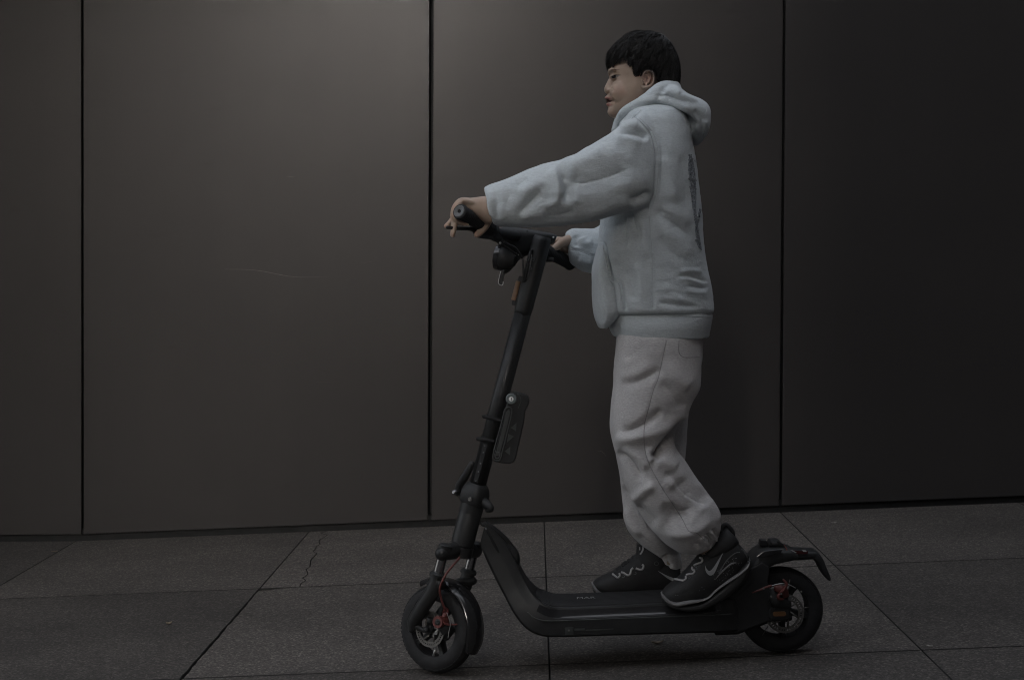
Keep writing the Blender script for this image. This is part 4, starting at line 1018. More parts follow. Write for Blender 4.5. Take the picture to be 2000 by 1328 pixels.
PF = [
 ([(1196, 852), (1219, 857), (1264, 849), (1292, 839), (1333, 815), (1362, 770)], 13, .011), ([(1274, 896), (1284, 886), (1306, 862), (1317, 843), (1336, 812)], 8, -.027), ([(1209, 846), (1243, 836), (1275, 815), (1296, 800)], 8, -.009), ([(1205, 826), (1240, 816), (1280, 788)], 14, .002), ([(1268, 872), (1270, 890), (1276, 902)], 6, .007),
 ([(1276, 900), (1302, 904), (1326, 914)], 12, .006), ([(1318, 938), (1344, 966), (1388, 986)], 19, -.013), ([(1300, 918), (1314, 934), (1330, 944)], 8, -.005), ([(1203, 880), (1231, 904), (1256, 941)], 8, -.011), ([(1214, 872), (1246, 892), (1268, 918)], 9, .007),
 ([(1238, 992), (1256, 1002), (1282, 1032)], 11, -.009), ([(1296, 985), (1320, 1008), (1356, 1010)], 14, -.007), ([(1232, 982), (1258, 958), (1280, 940)], 10, .009), ([(1300, 996), (1330, 1000), (1362, 988)], 16, -.010), ([(1292, 1034), (1328, 1044), (1362, 1036), (1394, 1006)], 11, .009), ([(1352, 930), (1378, 962), (1400, 998), (1402, 1026)], 6, .006), ([(1340, 962), (1360, 982), (1380, 1000)], 9, .006),
 ([(1211, 750), (1243, 746), (1276, 730), (1290, 716)], 9, -.006), ([(1206, 736), (1240, 730), (1276, 708)], 10, .003), ([(1300, 700), (1326, 740), (1350, 760)], 14, .005), ([(1290, 740), (1318, 778), (1330, 800)], 12, -.005),
 ([(1216, 700), (1240, 690), (1262, 672)], 9, -.0015), ([(1300, 930), (1322, 952), (1346, 968)], 10, .005), ([(1270, 940), (1284, 966), (1300, 986)], 9, .005),
 ([(1378, 1040), (1386, 1050), (1392, 1062)], 4, -.008), ([(1390, 1030), (1398, 1042), (1404, 1052)], 4, -.008), ([(1384, 1034), (1394, 1048), (1398, 1058)], 4, .007), ([(1368, 1046), (1376, 1056), (1382, 1066)], 4, .006), ([(1350, 1062), (1362, 1064), (1372, 1068)], 5, -.005),
 ([(1302, 664), (1294, 700), (1285, 740), (1276, 762), (1266, 800), (1258.5, 832), (1259, 874), (1268, 906), (1288, 944), (1312, 981), (1332, 1012), (1345, 1036), (1360, 1040), (1376, 1054), (1386, 1062)], 2.0, -.0018, 'n'),
 # far leg
 ([(1214, 944), (1222, 975), (1240, 1010), (1262, 1040)], 8, -.010, 'g', (.02, .4)), ([(1218, 990), (1230, 1020), (1256, 1048)], 8, .007, 'g', (.02, .4)), ([(1258, 1020), (1262, 1040), (1280, 1060)], 7, -.010, 'g', (.02, .4)), ([(1300, 1080), (1304, 1096), (1312, 1108)], 5, -.004, 'g', (.02, .4)), ([(1288, 1092), (1308, 1084), (1328, 1084)], 3, -.004, 'g', (.02, .4)),
]
PF = [s if len(s) > 4 else (*s[:3], s[3] if len(s) > 3 else 'g', NY) for s in PF]
PF = [(s[0], s[1], s[2] * (1.0 if s[1] < 3 else 1.25), *s[3:]) for s in PF]
PF += [(s[0], 2.6, s[2] * .28, 'c', s[4]) for s in PF if s[1] > 4.5 and s[2] < 0]
pant_geo = rumple(pant_geo, .004, 9, 8); pant_geo = rumple(pant_geo, .0018, 24, 9)
pant_geo = sculpt(pant_geo, PF, .3)

# ---------------------------------------------------------------- body: one continuous skin
HEAD = [(70, 1236, 1288, .030), (80, 1217, 1304, .050), (95, 1204, 1314, .063), (110, 1197, 1319, .069), (125, 1192, 1321, .0725), (136, 1188, 1320, .074), (143, 1187, 1319, .074), (150, 1189, 1317, .0735),
        (156, 1191, 1315, .073), (164, 1191.5, 1310, .0725), (172, 1190.5, 1303, .0715), (180, 1189.5, 1295, .0705), (188, 1187.5, 1288, .0685), (196, 1188.5, 1280, .0655), (204, 1188.5, 1270, .061), (212, 1188, 1258, .054), (220, 1187.5, 1246, .044), (227, 1191, 1232, .031), (231, 1198, 1218, .018)]
def hb(px, py, y, r, sc=(1, 1, 1)): return ball(P(px, py, y), r, 12, 18, sc)
def HR(rows): return hribs(rows, 0, 20, 20, .95)
nose = HR([(148, 1192, 1202, .005), (154, 1188.5, 1204, .0075), (161, 1185.5, 1206, .0095), (168, 1182, 1207, .012), (173, 1179.8, 1207, .0145), (177, 1179.8, 1207, .016), (181, 1181.2, 1206, .0150), (184.5, 1185.5, 1203, .011)])
lipu = HR([(185, 1187, 1202, .010), (188.5, 1183.2, 1204, .0165), (191.5, 1180.6, 1204, .020), (194.3, 1182.5, 1203, .019), (195.5, 1186, 1200, .015)])
lipl = HR([(200.6, 1187, 1200, .013), (202.5, 1184.2, 1202, .017), (205.5, 1183.8, 1203, .0175), (208.5, 1187, 1203, .013)])
chin = hb(1196, 218, 0, .0150, (.95, 1.25, 1.0))
parts = [hribs(HEAD, 0, 60, 44, .93), nose, lipu, lipl, chin]
for s in (-1, 1):
    parts += [hb(1190, 177.5, s * .0140, .0072, (1.1, .75, .85)), hb(1216, 180, s * .040, .034, (1.1, .72, 1.1)), hb(1199, 150.5, s * .034, .0125, (1, 1.2, .9)), hb(1196, 139, s * .03, .012, (1.0, 2.0, .6))]
    ey = s * .0765
    ear_rim = [(1257, 150), (1258.5, 143), (1264, 139.3), (1271, 139.6), (1276.5, 145), (1277.5, 153), (1275.5, 162), (1270.5, 168), (1263.5, 171.5), (1257, 171.5), (1253.5, 168)]
    parts.append(tube([P(a, b, ey + s * (.004 + .006 * (i / 10 if i < 6 else (10 - i) / 8))) for i, (a, b) in enumerate(ear_rim)], [.0028, .003, .0032, .0034, .0036, .0036, .0036, .0042, .0048, .0052, .004], n=44, k=10))
    parts.append(tube([P(a, b, ey + s * .004) for a, b in ((1271, 147), (1270, 154), (1266, 162), (1260, 166))], [.0022, .0028, .003, .003], n=14, k=8))
    parts.append(tube([P(a, b, ey + s * .002) for a, b in ((1254, 156), (1255.5, 160), (1254.5, 165))], [.003, .0034, .003], n=8, k=8))
    parts.append(ribs([(1257, 145, 1275, 143, ey - s * .004, .004), (1257, 155, 1276, 155, ey - s * .004, .004), (1255, 165, 1272, 165, ey - s * .004, .004)], 10, 14))
parts.append(tube([P(1262, 190, 0), P(1270, 215, 0), P(1274, 245, 0)], [.052, .055, .062], n=12, k=28))           # neck
parts.append(hribs([(228, 1225, 1320, .10), (260, 1215, 1335, .15), (330, 1200, 1342, .155), (430, 1200, 1345, .14), (520, 1205, 1350, .14), (600, 1215, 1355, .145), (690, 1220, 1350, .14), (740, 1230, 1335, .10)], 0, 40, 36, .9))
# arms inside the sleeves
parts.append(tube([P(1275, 290, -.12), P(1240, 320, -.16), P(1120, 372, -.215), P(1020, 396, -.24), P(952, 407, -.247)], [.045, .048, .042, .034, .024], n=30, k=20))
parts.append(tube([P(1275, 290, .12), P(1245, 400, .17), P(1180, 490, .2), P(1112, 479, .205)], [.045, .048, .038, .024], n=30, k=20))
# legs inside the trousers, and feet
parts.append(tube([P(1285, 700, -.085), P(1260, 850, -.085), P(1318, 960, -.085), P(1372, 1050, -.085), P(1402, 1105, -.085)], [.075, .055, .048, .030, .030], n=30, k=20))
parts.append(tube([P(1285, 700, .085), P(1265, 850, .085), P(1275, 980, .085), P(1300, 1090, .085), P(1300, 1130, .085)], [.075, .055, .05, .036, .034], n=30, k=20))
parts.append(tube([P(1405, 1105, -.085), P(1365, 1145, -.085), P(1315, 1165, -.085)], [.032, .030, .016], n=14, k=16, round_ends=True))
parts.append(tube([P(1305, 1135, .085), P(1250, 1138, .085), P(1180, 1146, .085)], [.032, .028, .014], n=14, k=16, round_ends=True))
# near hand: back of the hand, knuckles, five fingers closing on grip and lever
def fing(pts, rad): return tube([P(*p) for p in pts], rad, n=26, k=12, round_ends=True)
parts.append(ribs([(956, 383, 962, 436, -.245, .020), (944, 383.5, 950, 437, -.236, .026), (930, 385.5, 938, 430, -.228, .036), (918, 387, 924, 422, -.228, .038), (909, 390, 912, 410, -.232, .038), (902, 393, 904, 405, -.234, .036)], 24, 24, .85))
parts.append(fing([(930, 400, -.252), (907, 394.5, -.268), (892.5, 404, -.272), (888, 418, -.274), (893, 430, -.272), (903, 436, -.266), (912, 438.5, -.26)], [.009, .0085, .0078, .0074, .007, .0066, .0056]))
parts.append(fing([(932, 398, -.25), (905, 393.5, -.252), (890.5, 404, -.254), (886, 419, -.256), (891, 431, -.252), (901, 437, -.244)], [.0105, .0098, .0086, .008, .0074, .0064]))
parts.append(fing([(932, 398, -.228), (903, 393, -.228), (889, 406, -.232), (886, 421, -.238), (887, 433, -.244), (886.5, 446, -.250), (884, 459.5, -.254)], [.0112, .0106, .0096, .0092, .0088, .0084, .0070]))
parts.append(fing([(932, 398, -.204), (903, 394, -.206), (891, 409, -.212), (887, 424, -.218), (881, 433, -.222), (871.5, 442, -.226)], [.0112, .0106, .0096, .009, .0084, .0068]))
parts.append(fing([(953, 412, -.222), (951, 428, -.214), (948, 440, -.21), (940, 451, -.212), (931.5, 459, -.216)], [.019, .016, .0125, .0108, .0088]))
# far hand
parts.append(ribs([(1118, 457, 1119, 497, .205, .022), (1108, 459, 1112, 496, .205, .028), (1098, 464, 1102, 494, .205, .036), (1090, 471, 1094, 490, .205, .034)], 18, 22, .85))
parts.append(fing([(1110, 470, .178), (1099, 473, .166), (1090, 479.5, .158), (1081.5, 486, .153), (1074.5, 491.5, .150)], [.018, .0145, .0118, .0108, .0094]))
for i, y in enumerate((.185, .203, .221, .238)):
    parts.append(fing([(1100, 470 + i, y), (1084, 470 + i * 2, y + .012), (1074, 482 + i * 2, y + .016), (1076, 498 + i * 2, y + .012), (1086, 504 + i * 2, y + .002)], [.011, .0105, .0095, .009, .0075]))
body_geo = remesh(join(*parts), 0.0021, 5, .5)
BF = [
 # eye, lids, brow
 ([(1195, 151), (1200, 150), (1206, 148.6), (1211, 147.5)], 3.0, -.0022), ([(1194.5, 146.6), (1200, 144.4), (1206, 143.8), (1212, 144.6)], 1.3, -.0009), ([(1194, 155.2), (1200, 155), (1207, 152.5)], 2.2, .0008),
 ([(1190.5, 144), (1192.5, 151), (1193, 158)], 4, -.0036), ([(1192, 137), (1200, 135.5), (1210, 137)], 3, .0012), ([(1195, 158.5), (1203, 158), (1210, 155)], 3, -.0008),
 # nose wing and nostril
 ([(1194.5, 171), (1196, 176), (1194.5, 181)], 1.7, -.0018), ([(1184.5, 182), (1188, 182.6), (1191.5, 181.4)], 1.5, -.003), ([(1190, 173), (1193, 177), (1191, 180.5)], 2.0, .0008),
 # mouth, lips, fold of the cheek
 ([(1182, 198.5), (1188, 198.4), (1193, 197.8), (1197, 197.4)], 2.4, -.0055, 'n'), ([(1196.5, 193), (1199, 197.5), (1198, 203)], 2.2, -.0016), ([(1197, 183), (1199.5, 188), (1201, 194)], 2.6, -.0008), ([(1188, 209.8), (1193, 209.2), (1198, 207)], 2.2, -.0018), ([(1187, 217), (1192, 220), (1198, 221)], 4, .001),

 # ear hollow
 ([(1263, 146), (1266, 153), (1261, 160)], 4.2, -.004), ([(1272.5, 144), (1274, 152), (1271.5, 160)], 1.6, -.0022),
 # knuckles and nails
 ([(903, 386), (905, 395)], 3, .0015), ([(1079, 487), (1074, 492)], 2.2, .0004),
]
body_geo = sculpt(body_geo, BF, .35, mirror=0.0)

def foot_z(): return P(1300, 1168, 0)[2]
ppos = np.array([P(1300, 1170, 0)[0], 0.0, foot_z()])
person = obj('person', body_geo, M_SKIN, smooth=True, org=ppos, normals=False)
tag(person, 'boy in pale blue hoodie and baggy grey sweatpants standing on the scooter, gripping its handlebar', 'person')
# skin tone: lips, fingertips and cropped hair roots (real colour of the skin)
p2 = proj(body_geo[0]); yy = body_geo[0][:, 1]
tone = np.zeros((len(p2), 4)); tone[:, 3] = 1
def lipw(cx_, cy_, rx, ry): return np.clip(1.6 - np.hypot((p2[:, 0] - cx_) / rx, (p2[:, 1] - cy_) / ry) * 1.6, 0, 1)
tone[:, 0] = np.maximum.reduce([lipw(1187, 192.5, 10, 3.2), lipw(1187.5, 205, 10, 3.6), 0.35 * lipw(1266, 155, 16, 20), 0.3 * lipw(884, 462, 6, 8), 0.3 * lipw(868, 442, 6, 6), .3 * lipw(886, 405, 8, 8), .25 * lipw(1212, 178, 16, 14)])
tone[:, 0] *= (np.abs(yy) < .30)
tone[:, 1] = np.clip((lipw(1272, 122, 48, 30) + lipw(1296, 148, 30, 36)), 0, 1) * (p2[:, 1] < 172) * np.clip((p2[:, 0] - 1240) / 14, 0, 1)
tone[:, 1] *= np.clip(1.3 - 1.3 * np.maximum(0, 1 - np.hypot((p2[:, 0] - 1266) / 13, (p2[:, 1] - 156) / 18)) * 4, 0, 1)
me = person.data; at = me.color_attributes.new('tone', 'FLOAT_COLOR', 'POINT'); at.data.foreach_set('color', tone.ravel())
btree = bvh(body_geo)

# ---------------------------------------------------------------- hair
HAIRC = [(64.2, 1249, 1272, .018), (66.5, 1233, 1285, .036), (71, 1222, 1296, .049), (78, 1212, 1303, .0605), (90, 1199.5, 1313, .0705), (105, 1189, 1320, .0775), (118, 1185.5, 1324.5, .0805), (128, 1186.5, 1326.5, .0815), (138, 1190, 1327, .081), (150, 1200, 1326.5, .080), (162, 1232, 1325, .0765), (172, 1262, 1320, .070), (182, 1275, 1312, .060)]
hv, hf = hribs(HAIRC, 0, 70, 90, .93)
hp = proj(hv)
# cut the cap along the hairline seen in the photo: fringe, temple, sideburn, round the ear
line = [(1180, 137), (1187, 136), (1192, 130), (1200, 124), (1212, 121.5), (1222, 122), (1229, 128), (1235, 137), (1236, 150), (1238, 159), (1246, 158), (1251, 150), (1256, 141), (1263, 137), (1272, 137), (1279, 144), (1281, 156), (1283, 170), (1290, 185), (1330, 190)]
lx, ly = zip(*line)
limit = np.interp(hp[:, 0], lx, ly)
front = hp[:, 0] < 1196
limit = np.where((np.abs(hv[:, 1]) < .045) & front, 133 + 5 * np.cos(hv[:, 1] * 130), limit)
keep = hp[:, 1] < limit - 6 - 3 * vnoise(hv, 60, 77)
cap_f = [q for q in hf if len(q) == 4 and all(keep[list(q)])]
used = sorted({i for q in cap_f for i in q}); mp = {i: k_ for k_, i in enumerate(used)}
cap = (hv[used], [tuple(mp[i] for i in q) for q in cap_f])
hair = obj('hair', cap, M_SCALP, person, smooth=True)
if np.mean([p.normal @ (p.center - Vector(P(1258, 120, 0) - ppos)) for p in hair.data.polygons]) < 0: hair.data.flip_normals()
so = hair.modifiers.new('thick', 'SOLIDIFY'); so.thickness = .005; so.offset = -1
# locks: tapered strands combed from the crown over the cap, ending in a ragged edge
ctree = bvh((hv, hf)); hc = P(1258, 120, 0)
crown = P(1288, 72, 0)
def strand(theta0, st, length, wob, ph, lift, jit):
    pts = []
    d0 = crown - hc; d0 /= np.linalg.norm(d0)
    e1 = np.cross(d0, EY); e1 /= np.linalg.norm(e1); e2 = np.cross(d0, e1)
    for i in range(11):
        t = i / 10; phi = (st + length * t)
        th = theta0 + wob * math.sin(ph + 3.4 * t) + .10 * t + jit * (1 - .75 * t)
        d = d0 * math.cos(phi) + (e1 * math.cos(th) + e2 * math.sin(th)) * math.sin(phi)
        loc, nor, _, _ = ctree.ray_cast(Vector(hc + d * .4), Vector(-d))
        if loc is None: break
        pts.append(np.array(loc) + d * (.0004 + lift * t ** 1.5))
    return pts
gs = []
for i in range(1150):
    th = rng.uniform(0, 2 * math.pi); st = 2.0 * rng.uniform(0, 1) ** .8 + .02; ln = rng.uniform(.5, 1.05); wob = rng.normal(0, .13); ph = rng.uniform(0, 6.28); lf = rng.uniform(.001, .0055)
    cut = rng.uniform(-8, 5.0); cutf = rng.uniform(-10, 5)
    for k_ in range(8):
        pts = strand(th, st, ln * rng.uniform(.85, 1.1), wob, ph, lf * rng.uniform(.7, 1.2), rng.normal(0, .035))
        if len(pts) < 5: continue
        pp = proj(np.array(pts)); lim = np.interp(pp[:, 0], lx, ly) + cut
        fr = (pp[:, 0] < 1200); lim = np.where(fr & (np.abs(np.array(pts)[:, 1]) < .05), 137 + cutf, lim)
        n_ok = 0
        for a, b in zip(pp[:, 1], lim):
            if a > b: break
            n_ok += 1
        if n_ok < 4: continue
        pts = pts[:n_ok]
        w = rng.uniform(.0006, .0013)
        gs.append(tube(pts, [w * (1 - .85 * (j / (n_ok - 1)) ** 2) for j in range(n_ok)], k=3))
hs = obj('hair_strands', join(*gs), M_HAIR, hair, smooth=True, normals=False); hs['kind'] = 'stuff'

# ---------------------------------------------------------------- face details
for s in (-1, 1):
    def fp(px, py, lift):
        q, nn = hit(btree, px, py, 0); q = q + nn * lift
        return q if s < 0 else q * np.array([1, -1, 1])
    def strip(pts, rad, n, lift): return tube([fp(a, b, lift) for a, b in catmull(pts, n)], np.interp(np.linspace(0, 1, n), np.linspace(0, 1, len(rad)), rad), k=8)
    def pat(A, B, lift, n=12):
        g_ = surf_patch(btree, A, B, n, 5, lift, .0012); return (g_[0] if s < 0 else g_[0] * np.array([1, -1, 1])), g_[1]
    ew = obj('eye', pat([(1194.6, 150.4), (1198, 148.4), (1203, 147.4), (1208, 147.1), (1212, 147.4)], [(1194.9, 152.9), (1198.5, 153.4), (1203, 152.3), (1208, 149.8), (1212, 147.7)], .0005), plain('eye_white', (.22, .20, .185), .3), person)
    obj('iris', pat([(1195.2, 150.0), (1197.5, 148.6), (1200, 147.9), (1202.4, 147.6)], [(1195.4, 152.8), (1197.6, 153.2), (1200, 153.1), (1202.2, 152.2)], .0008), M_DARK, ew)
    obj('eyelashes', strip([(1192.8, 151.2), (1196, 149.0), (1200, 147.6), (1206, 146.8), (1213, 147.2)], [.0004, .0009, .0010, .0008, .0004], 16, .0006), M_DARK, person)
    obj('eyebrow', join(*[strip([(1192 + i * 2.4, 138.2 - 1.6 * math.sin(i / 9 * 2.6) + rng.uniform(-.4, .4)), (1196 + i * 2.4, 135.6 - .9 * math.sin(i / 9 * 2.8) + i * .32)], [.0006, .0003], 5, .0000) for i in range(7)]), M_BROW, person)['kind'] = 'stuff'
for s_ in (1, -1):
    g_ = surf_patch(btree, [(1184, 195.2), (1187.5, 195.2), (1191.5, 196), (1196, 197.6)], [(1185.3, 201.8), (1188, 201.2), (1191.5, 200), (1196, 197.9)], 10, 5, .0004, .001)
    obj('mouth_opening', (g_[0] * np.array([1, s_, 1]), g_[1]), M_DARK2, person)
nails = []
for px, py in ((1075.5, 491.5),):
    q, nn = hit(btree, px, py, .0004); nails.append(ball(q, .0048, 8, 12, (1, .55, .8)))
obj('thumbnail', join(*nails), plain('nail', (.50, .38, .32), .3), person)

# ---------------------------------------------------------------- hoodie
hoodie = obj('hoodie', hood_geo, M_HOOD, person, normals=False)
htree = bvh(hood_geo)
def put_seam(name, pts, r, lift, mat=M_SEAM, par=None, n=40, tree=None, yd=-.2):
    return obj(name, surf_tube(tree or htree, pts, r, lift, n, 6, yd), mat, par or hoodie)
put_seam('armhole_seam', [(1243, 231), (1257, 244), (1270, 261), (1278, 290), (1280.5, 322), (1279, 360), (1274, 388), (1266, 407)], .0011, .0004)
put_seam('armhole_seam', [(1248, 230), (1262, 243), (1276, 262), (1284, 290), (1286, 322), (1284, 360), (1279, 390), (1270, 410)], .0006, .0002)
put_seam('side_seam', [(1268, 422), (1271, 460), (1274, 505), (1275.5, 560), (1275, 600)], .0009, .0003)
put_seam('shoulder_seam', [(1252, 214), (1247, 222), (1234, 232)], .0009, .0003, n=14)
put_seam('cuff_seam', [(1115, 487), (1132, 490.5), (1150, 497.5), (1166, 502.5)], .0011, .0005, n=20, yd=.15)
# hem band
band = hribs([(604, 1188, 1386, .176), (609, 1184, 1388, .181), (618, 1182, 1389, .187), (634, 1187, 1385.5, .189), (648, 1193, 1382, .185), (655, 1198, 1380.5, .182), (657.5, 1204, 1376, .174)], 0, 60, 130, .80)
band = sculpt(rumple(band, .0022, 20, 21), [([(1232, 615), (1240, 632), (1244, 652)], 6, -.004), ([(1262, 612), (1268, 632), (1270, 652)], 8, .003), ([(1299, 612), (1298, 632), (1295, 654)], 2.4, .004, 'n'), ([(1292, 614), (1291, 634), (1289, 654)], 3, -.003, 'n'), ([(1330, 614), (1336, 634), (1340, 652)], 9, .0025), ([(1360, 616), (1364, 636), (1366, 652)], 6, -.003), ([(1210, 622), (1214, 640), (1220, 652)], 6, .003), ([(1180, 611), (1240, 609), (1300, 612), (1390, 615)], 2.0, -.0025, 'n')], .3)
hem = obj('hem_band', band, M_HOOD, hoodie, normals=False)
bt = bvh(band)
obj('hem_seam', surf_tube(bt, [(1215, 606.5), (1250, 604.5), (1300, 607), (1350, 610), (1389, 611.5)], .0011, .0006, 40, 6, -.18), M_SEAM, hem)
obj('hem_seam', surf_tube(bt, [(1213, 614.5), (1250, 612.5), (1300, 615), (1350, 618), (1388, 619.5)], .0011, .0004, 40, 6, -.18), M_SEAM, hem)
# kangaroo pocket, bulging out in front
pk = [(474, 1170, 1180, .10), (490, 1166, 1188, .135), (510, 1161.5, 1193, .150), (535, 1157.5, 1199, .160), (560, 1156, 1206, .168), (585, 1156, 1213, .172), (603, 1157.5, 1218, .170), (618, 1161, 1208, .160), (630, 1165, 1194, .145), (639, 1170, 1184, .12)]
pgeo = sculpt(rumple(hribs([(a, b, c, d - .007) for a, b, c, d in pk], 0, 60, 110, .72), .0035, 22, 31), [([(1180, 520), (1186, 550), (1188, 580)], 7, .006), ([(1170, 560), (1180, 590), (1192, 606)], 7, -.005), ([(1168, 600), (1184, 606), (1200, 602)], 6, .004), ([(1192, 560), (1200, 575), (1208, 580)], 5, .004), ([(1162, 610), (1176, 622), (1190, 622)], 5, -.004), ([(1178, 505), (1174, 530), (1172, 552)], 5, -.0035)], .3)
pocket = obj('pocket', pgeo, M_HOOD, hoodie, normals=False)
pt_ = bvh(pgeo)
cut = [(1178.5, 482), (1180.5, 496), (1183.5, 510), (1187, 527), (1191, 541), (1197, 551), (1206, 555.5), (1209, 566), (1210.5, 580), (1214, 596), (1216, 604)]
obj('pocket_edge', tube([P(a, b, -.163 - .012 * min(1, i / 6)) for i, (a, b) in enumerate(catmull(cut, 11))], [.0012, .0016, .0018, .0019, .0019, .0018, .0017, .0016, .0016, .0016, .0014], n=50, k=8), M_HOOD, pocket)
obj('pocket_edge', tube([P(a + 3.2, b, -.176) for a, b in cut[1:]], .0012, n=50, k=6), M_SEAM, pocket)
# hood: a thick roll of cloth round the neck that falls down the back
def both(pts, r, n=34, k=18, flat=1.0):
    L_ = [P(a, b, y) for a, b, y in pts]
    Rr = [p * np.array([1, -1, 1]) for p in reversed(L_)]
    rr = list(r) + list(reversed(r))
    return tube(L_ + Rr, rr, n=n * 2, k=k, flat=flat)
hg = [both([(1206, 254, -.030), (1217, 226, -.058), (1237, 214, -.083), (1260, 203, -.100), (1280, 187, -.100), (1292, 179, -.088), (1302, 176, -.062), (1313, 175.5, -.03)], [.015, .018, .022, .024, .026, .026, .026, .026]),
      ribs([(1250, 206, 1258, 216, 0, .10), (1270, 190, 1276, 216, 0, .122), (1292, 176, 1296, 222, 0, .136), (1314, 172, 1316, 236, 0, .142), (1332, 183, 1334, 258, 0, .140), (1350, 190, 1350, 280, 0, .132), (1366, 196, 1364, 283, 0, .118), (1377, 203, 1375, 272, 0, .098), (1383, 211, 1381, 254, 0, .075)], 40, 40, .8)]
hgeo = remesh(join(*hg), .0042, 5, .5)
# keep the neck opening free
vv = hgeo[0]
hgeo = sculpt(rumple(rumple(hgeo, .0022, 13, 41), .0010, 30, 42), [
    ([(1262, 216), (1290, 214), (1322, 224), (1346, 238), (1366, 250)], 7, -.022), ([(1240, 208), (1268, 197), (1300, 200), (1332, 209), (1372, 220)], 8, .009), ([(1288, 172), (1302, 184), (1312, 198)], 5, -.006), ([(1304, 164), (1322, 172), (1328, 186)], 5, .004), ([(1328, 184), (1345, 192), (1364, 198)], 5, .004),
    ([(1206, 254), (1226, 233), (1250, 216)], 5, -.006), ([(1201, 240), (1222, 212), (1246, 198), (1268, 180)], 5, .004), ([(1276, 192), (1298, 188), (1322, 194), (1346, 202)], 5, -.007), ([(1371, 236), (1374, 252), (1371, 272)], 4, -.006), ([(1378, 232), (1379, 250), (1376, 268)], 4, .004), ([(1326, 236), (1344, 256), (1356, 272)], 6, .006), ([(1338, 240), (1354, 256), (1364, 274)], 5, -.006), ([(1352, 214), (1366, 226), (1376, 242)], 6, -.006)], .3)
hood = obj('hood', hgeo, M_HOOD, hoodie, normals=False)
ht2 = bvh(hgeo)
put_seam('hood_seam', [(1376, 208), (1379, 225), (1378, 245), (1373, 268)], .0010, .0003, par=hood, n=20, tree=ht2, yd=0)
# print on the back, seen edge-on past the shoulder blade
def back_patch(name, pxs, mat, lift=.0016):
    a, b = pxs
    return obj(name, surf_patch(htree, a, b, 26, 5, lift, .002, -.1), mat, hoodie, smooth=False)
back_patch('back_print', ([(1344.5, 302), (1344, 330), (1346, 352), (1349, 380), (1353, 410), (1357, 440), (1360, 470), (1363, 482)], [(1350, 302), (1356, 330), (1358, 352), (1359, 380), (1359, 410), (1362, 440), (1367, 470), (1370, 489)]), M_PRINT)
for a in ((1344, 348, 1359, 352), (1346, 364, 1359, 368), (1357, 428, 1362, 434), (1358, 468, 1366, 474)):
    back_patch('print_band', ([(a[0], a[1]), (a[0] + 7, a[1] + 1), (a[2], a[3])], [(a[0], a[1] + 3), (a[0] + 7, a[1] + 4), (a[2], a[3] + 3)]), M_PRINT2, .0026)
gs = []
for i in range(90):
    x = rng.uniform(1345, 1366); y = rng.uniform(304, 482)
    if not (1345 + max(0, y - 340) * .125 < x < 1356 + max(0, y - 400) * .13): continue
    q, nn = hit(htree, x, y, .0022, -.1); q2, _ = hit(htree, x + rng.uniform(-3, 3), y + rng.uniform(-4, 4), .0022, -.1)
    gs.append(tube([q, q2], .0008, k=4))
obj('print_stroke', join(*gs), M_PRINT2, hoodie)['kind'] = 'stuff'
rq = [hit(htree, a, b, .002, -.1)[0] for a, b in ((1362.5, 424), (1365, 409))]
obj('print_letter', join(tube([hit(htree, a, b, .0014, -.1)[0] for a, b in ((1362, 425), (1365, 408))], .0018, k=5), tube([hit(htree, a, b, .0014, -.1)[0] for a, b in ((1365, 409), (1368, 410), (1367.5, 416), (1363.5, 417), (1366, 425))], .0016, k=5)), M_PRINT, hoodie)

# ---------------------------------------------------------------- sweatpants
pants = obj('sweatpants', pant_geo, M_PANT, person, normals=False)
ptree = bvh(pant_geo)
side = [(1302, 664), (1294, 700), (1285, 740), (1276, 762), (1266, 800), (1258.5, 832), (1259, 874), (1268, 906), (1288, 944), (1312, 981), (1332, 1012), (1345, 1036), (1360, 1040), (1376, 1054)]
obj('side_seam', surf_tube(ptree, side, .0012, .0002, 120, 5, -.17), M_PSEAM, pants)
bp = [(1326.5, 664), (1325.5, 678), (1327, 690), (1334, 697), (1348, 698), (1366, 697)]
obj('back_pocket', surf_tube(ptree, bp, .0010, .0002, 40, 5, -.15), M_PSEAM, pants)
obj('drawcord', tube([hit(ptree, a, b, .003, -.16)[0] for a, b in ((1374, 1045), (1379, 1048), (1384, 1056), (1388, 1066), (1384, 1071))], [.0016, .002, .0022, .002, .0012], n=20, k=8), M_PANT, pants)

# ---------------------------------------------------------------- shoes
def swoosh_patch(tree, par, A, B): obj('logo', surf_patch(tree, A, B, 24, 4, .0012, .001, -.13), M_LOGO, par, smooth=False)
def shoe(label, upper, sole, mid, yc, logo, laces, eyelets, extra):
    ug = remesh(ribs(upper, 44, 36, .85, y0=yc), .0034, 3, .5)
    sh = obj('shoe', ug, M_SHOE, person, normals=False); sh['label'] = label
    sg = ribs(sole, 44, 30, .6, y0=yc); obj('sole', sg, M_SOLE, sh)
    mg = ribs(mid, 60, 26, .6, y0=yc); obj('midsole', mg, M_MID, sh)
    ut = bvh(join(ug, mg))
    u0_ = bvh(ug)
    if logo: swoosh_patch(u0_, sh, *logo)
    for l in laces: obj('lace', surf_tube(u0_, l, .0030, .0012, 18, 7, yc - .04), M_LACE, sh)
    for a, b in eyelets:
        obj('eyelet', surf_tube(u0_, [(a + 2.6 * math.cos(t), b + 2.6 * math.sin(t)) for t in np.linspace(-1.5, 2.6, 9)], .0009, .0006, 18, 5, yc - .04), M_GREY, sh)
    extra(sh, u0_, ut)
    return sh
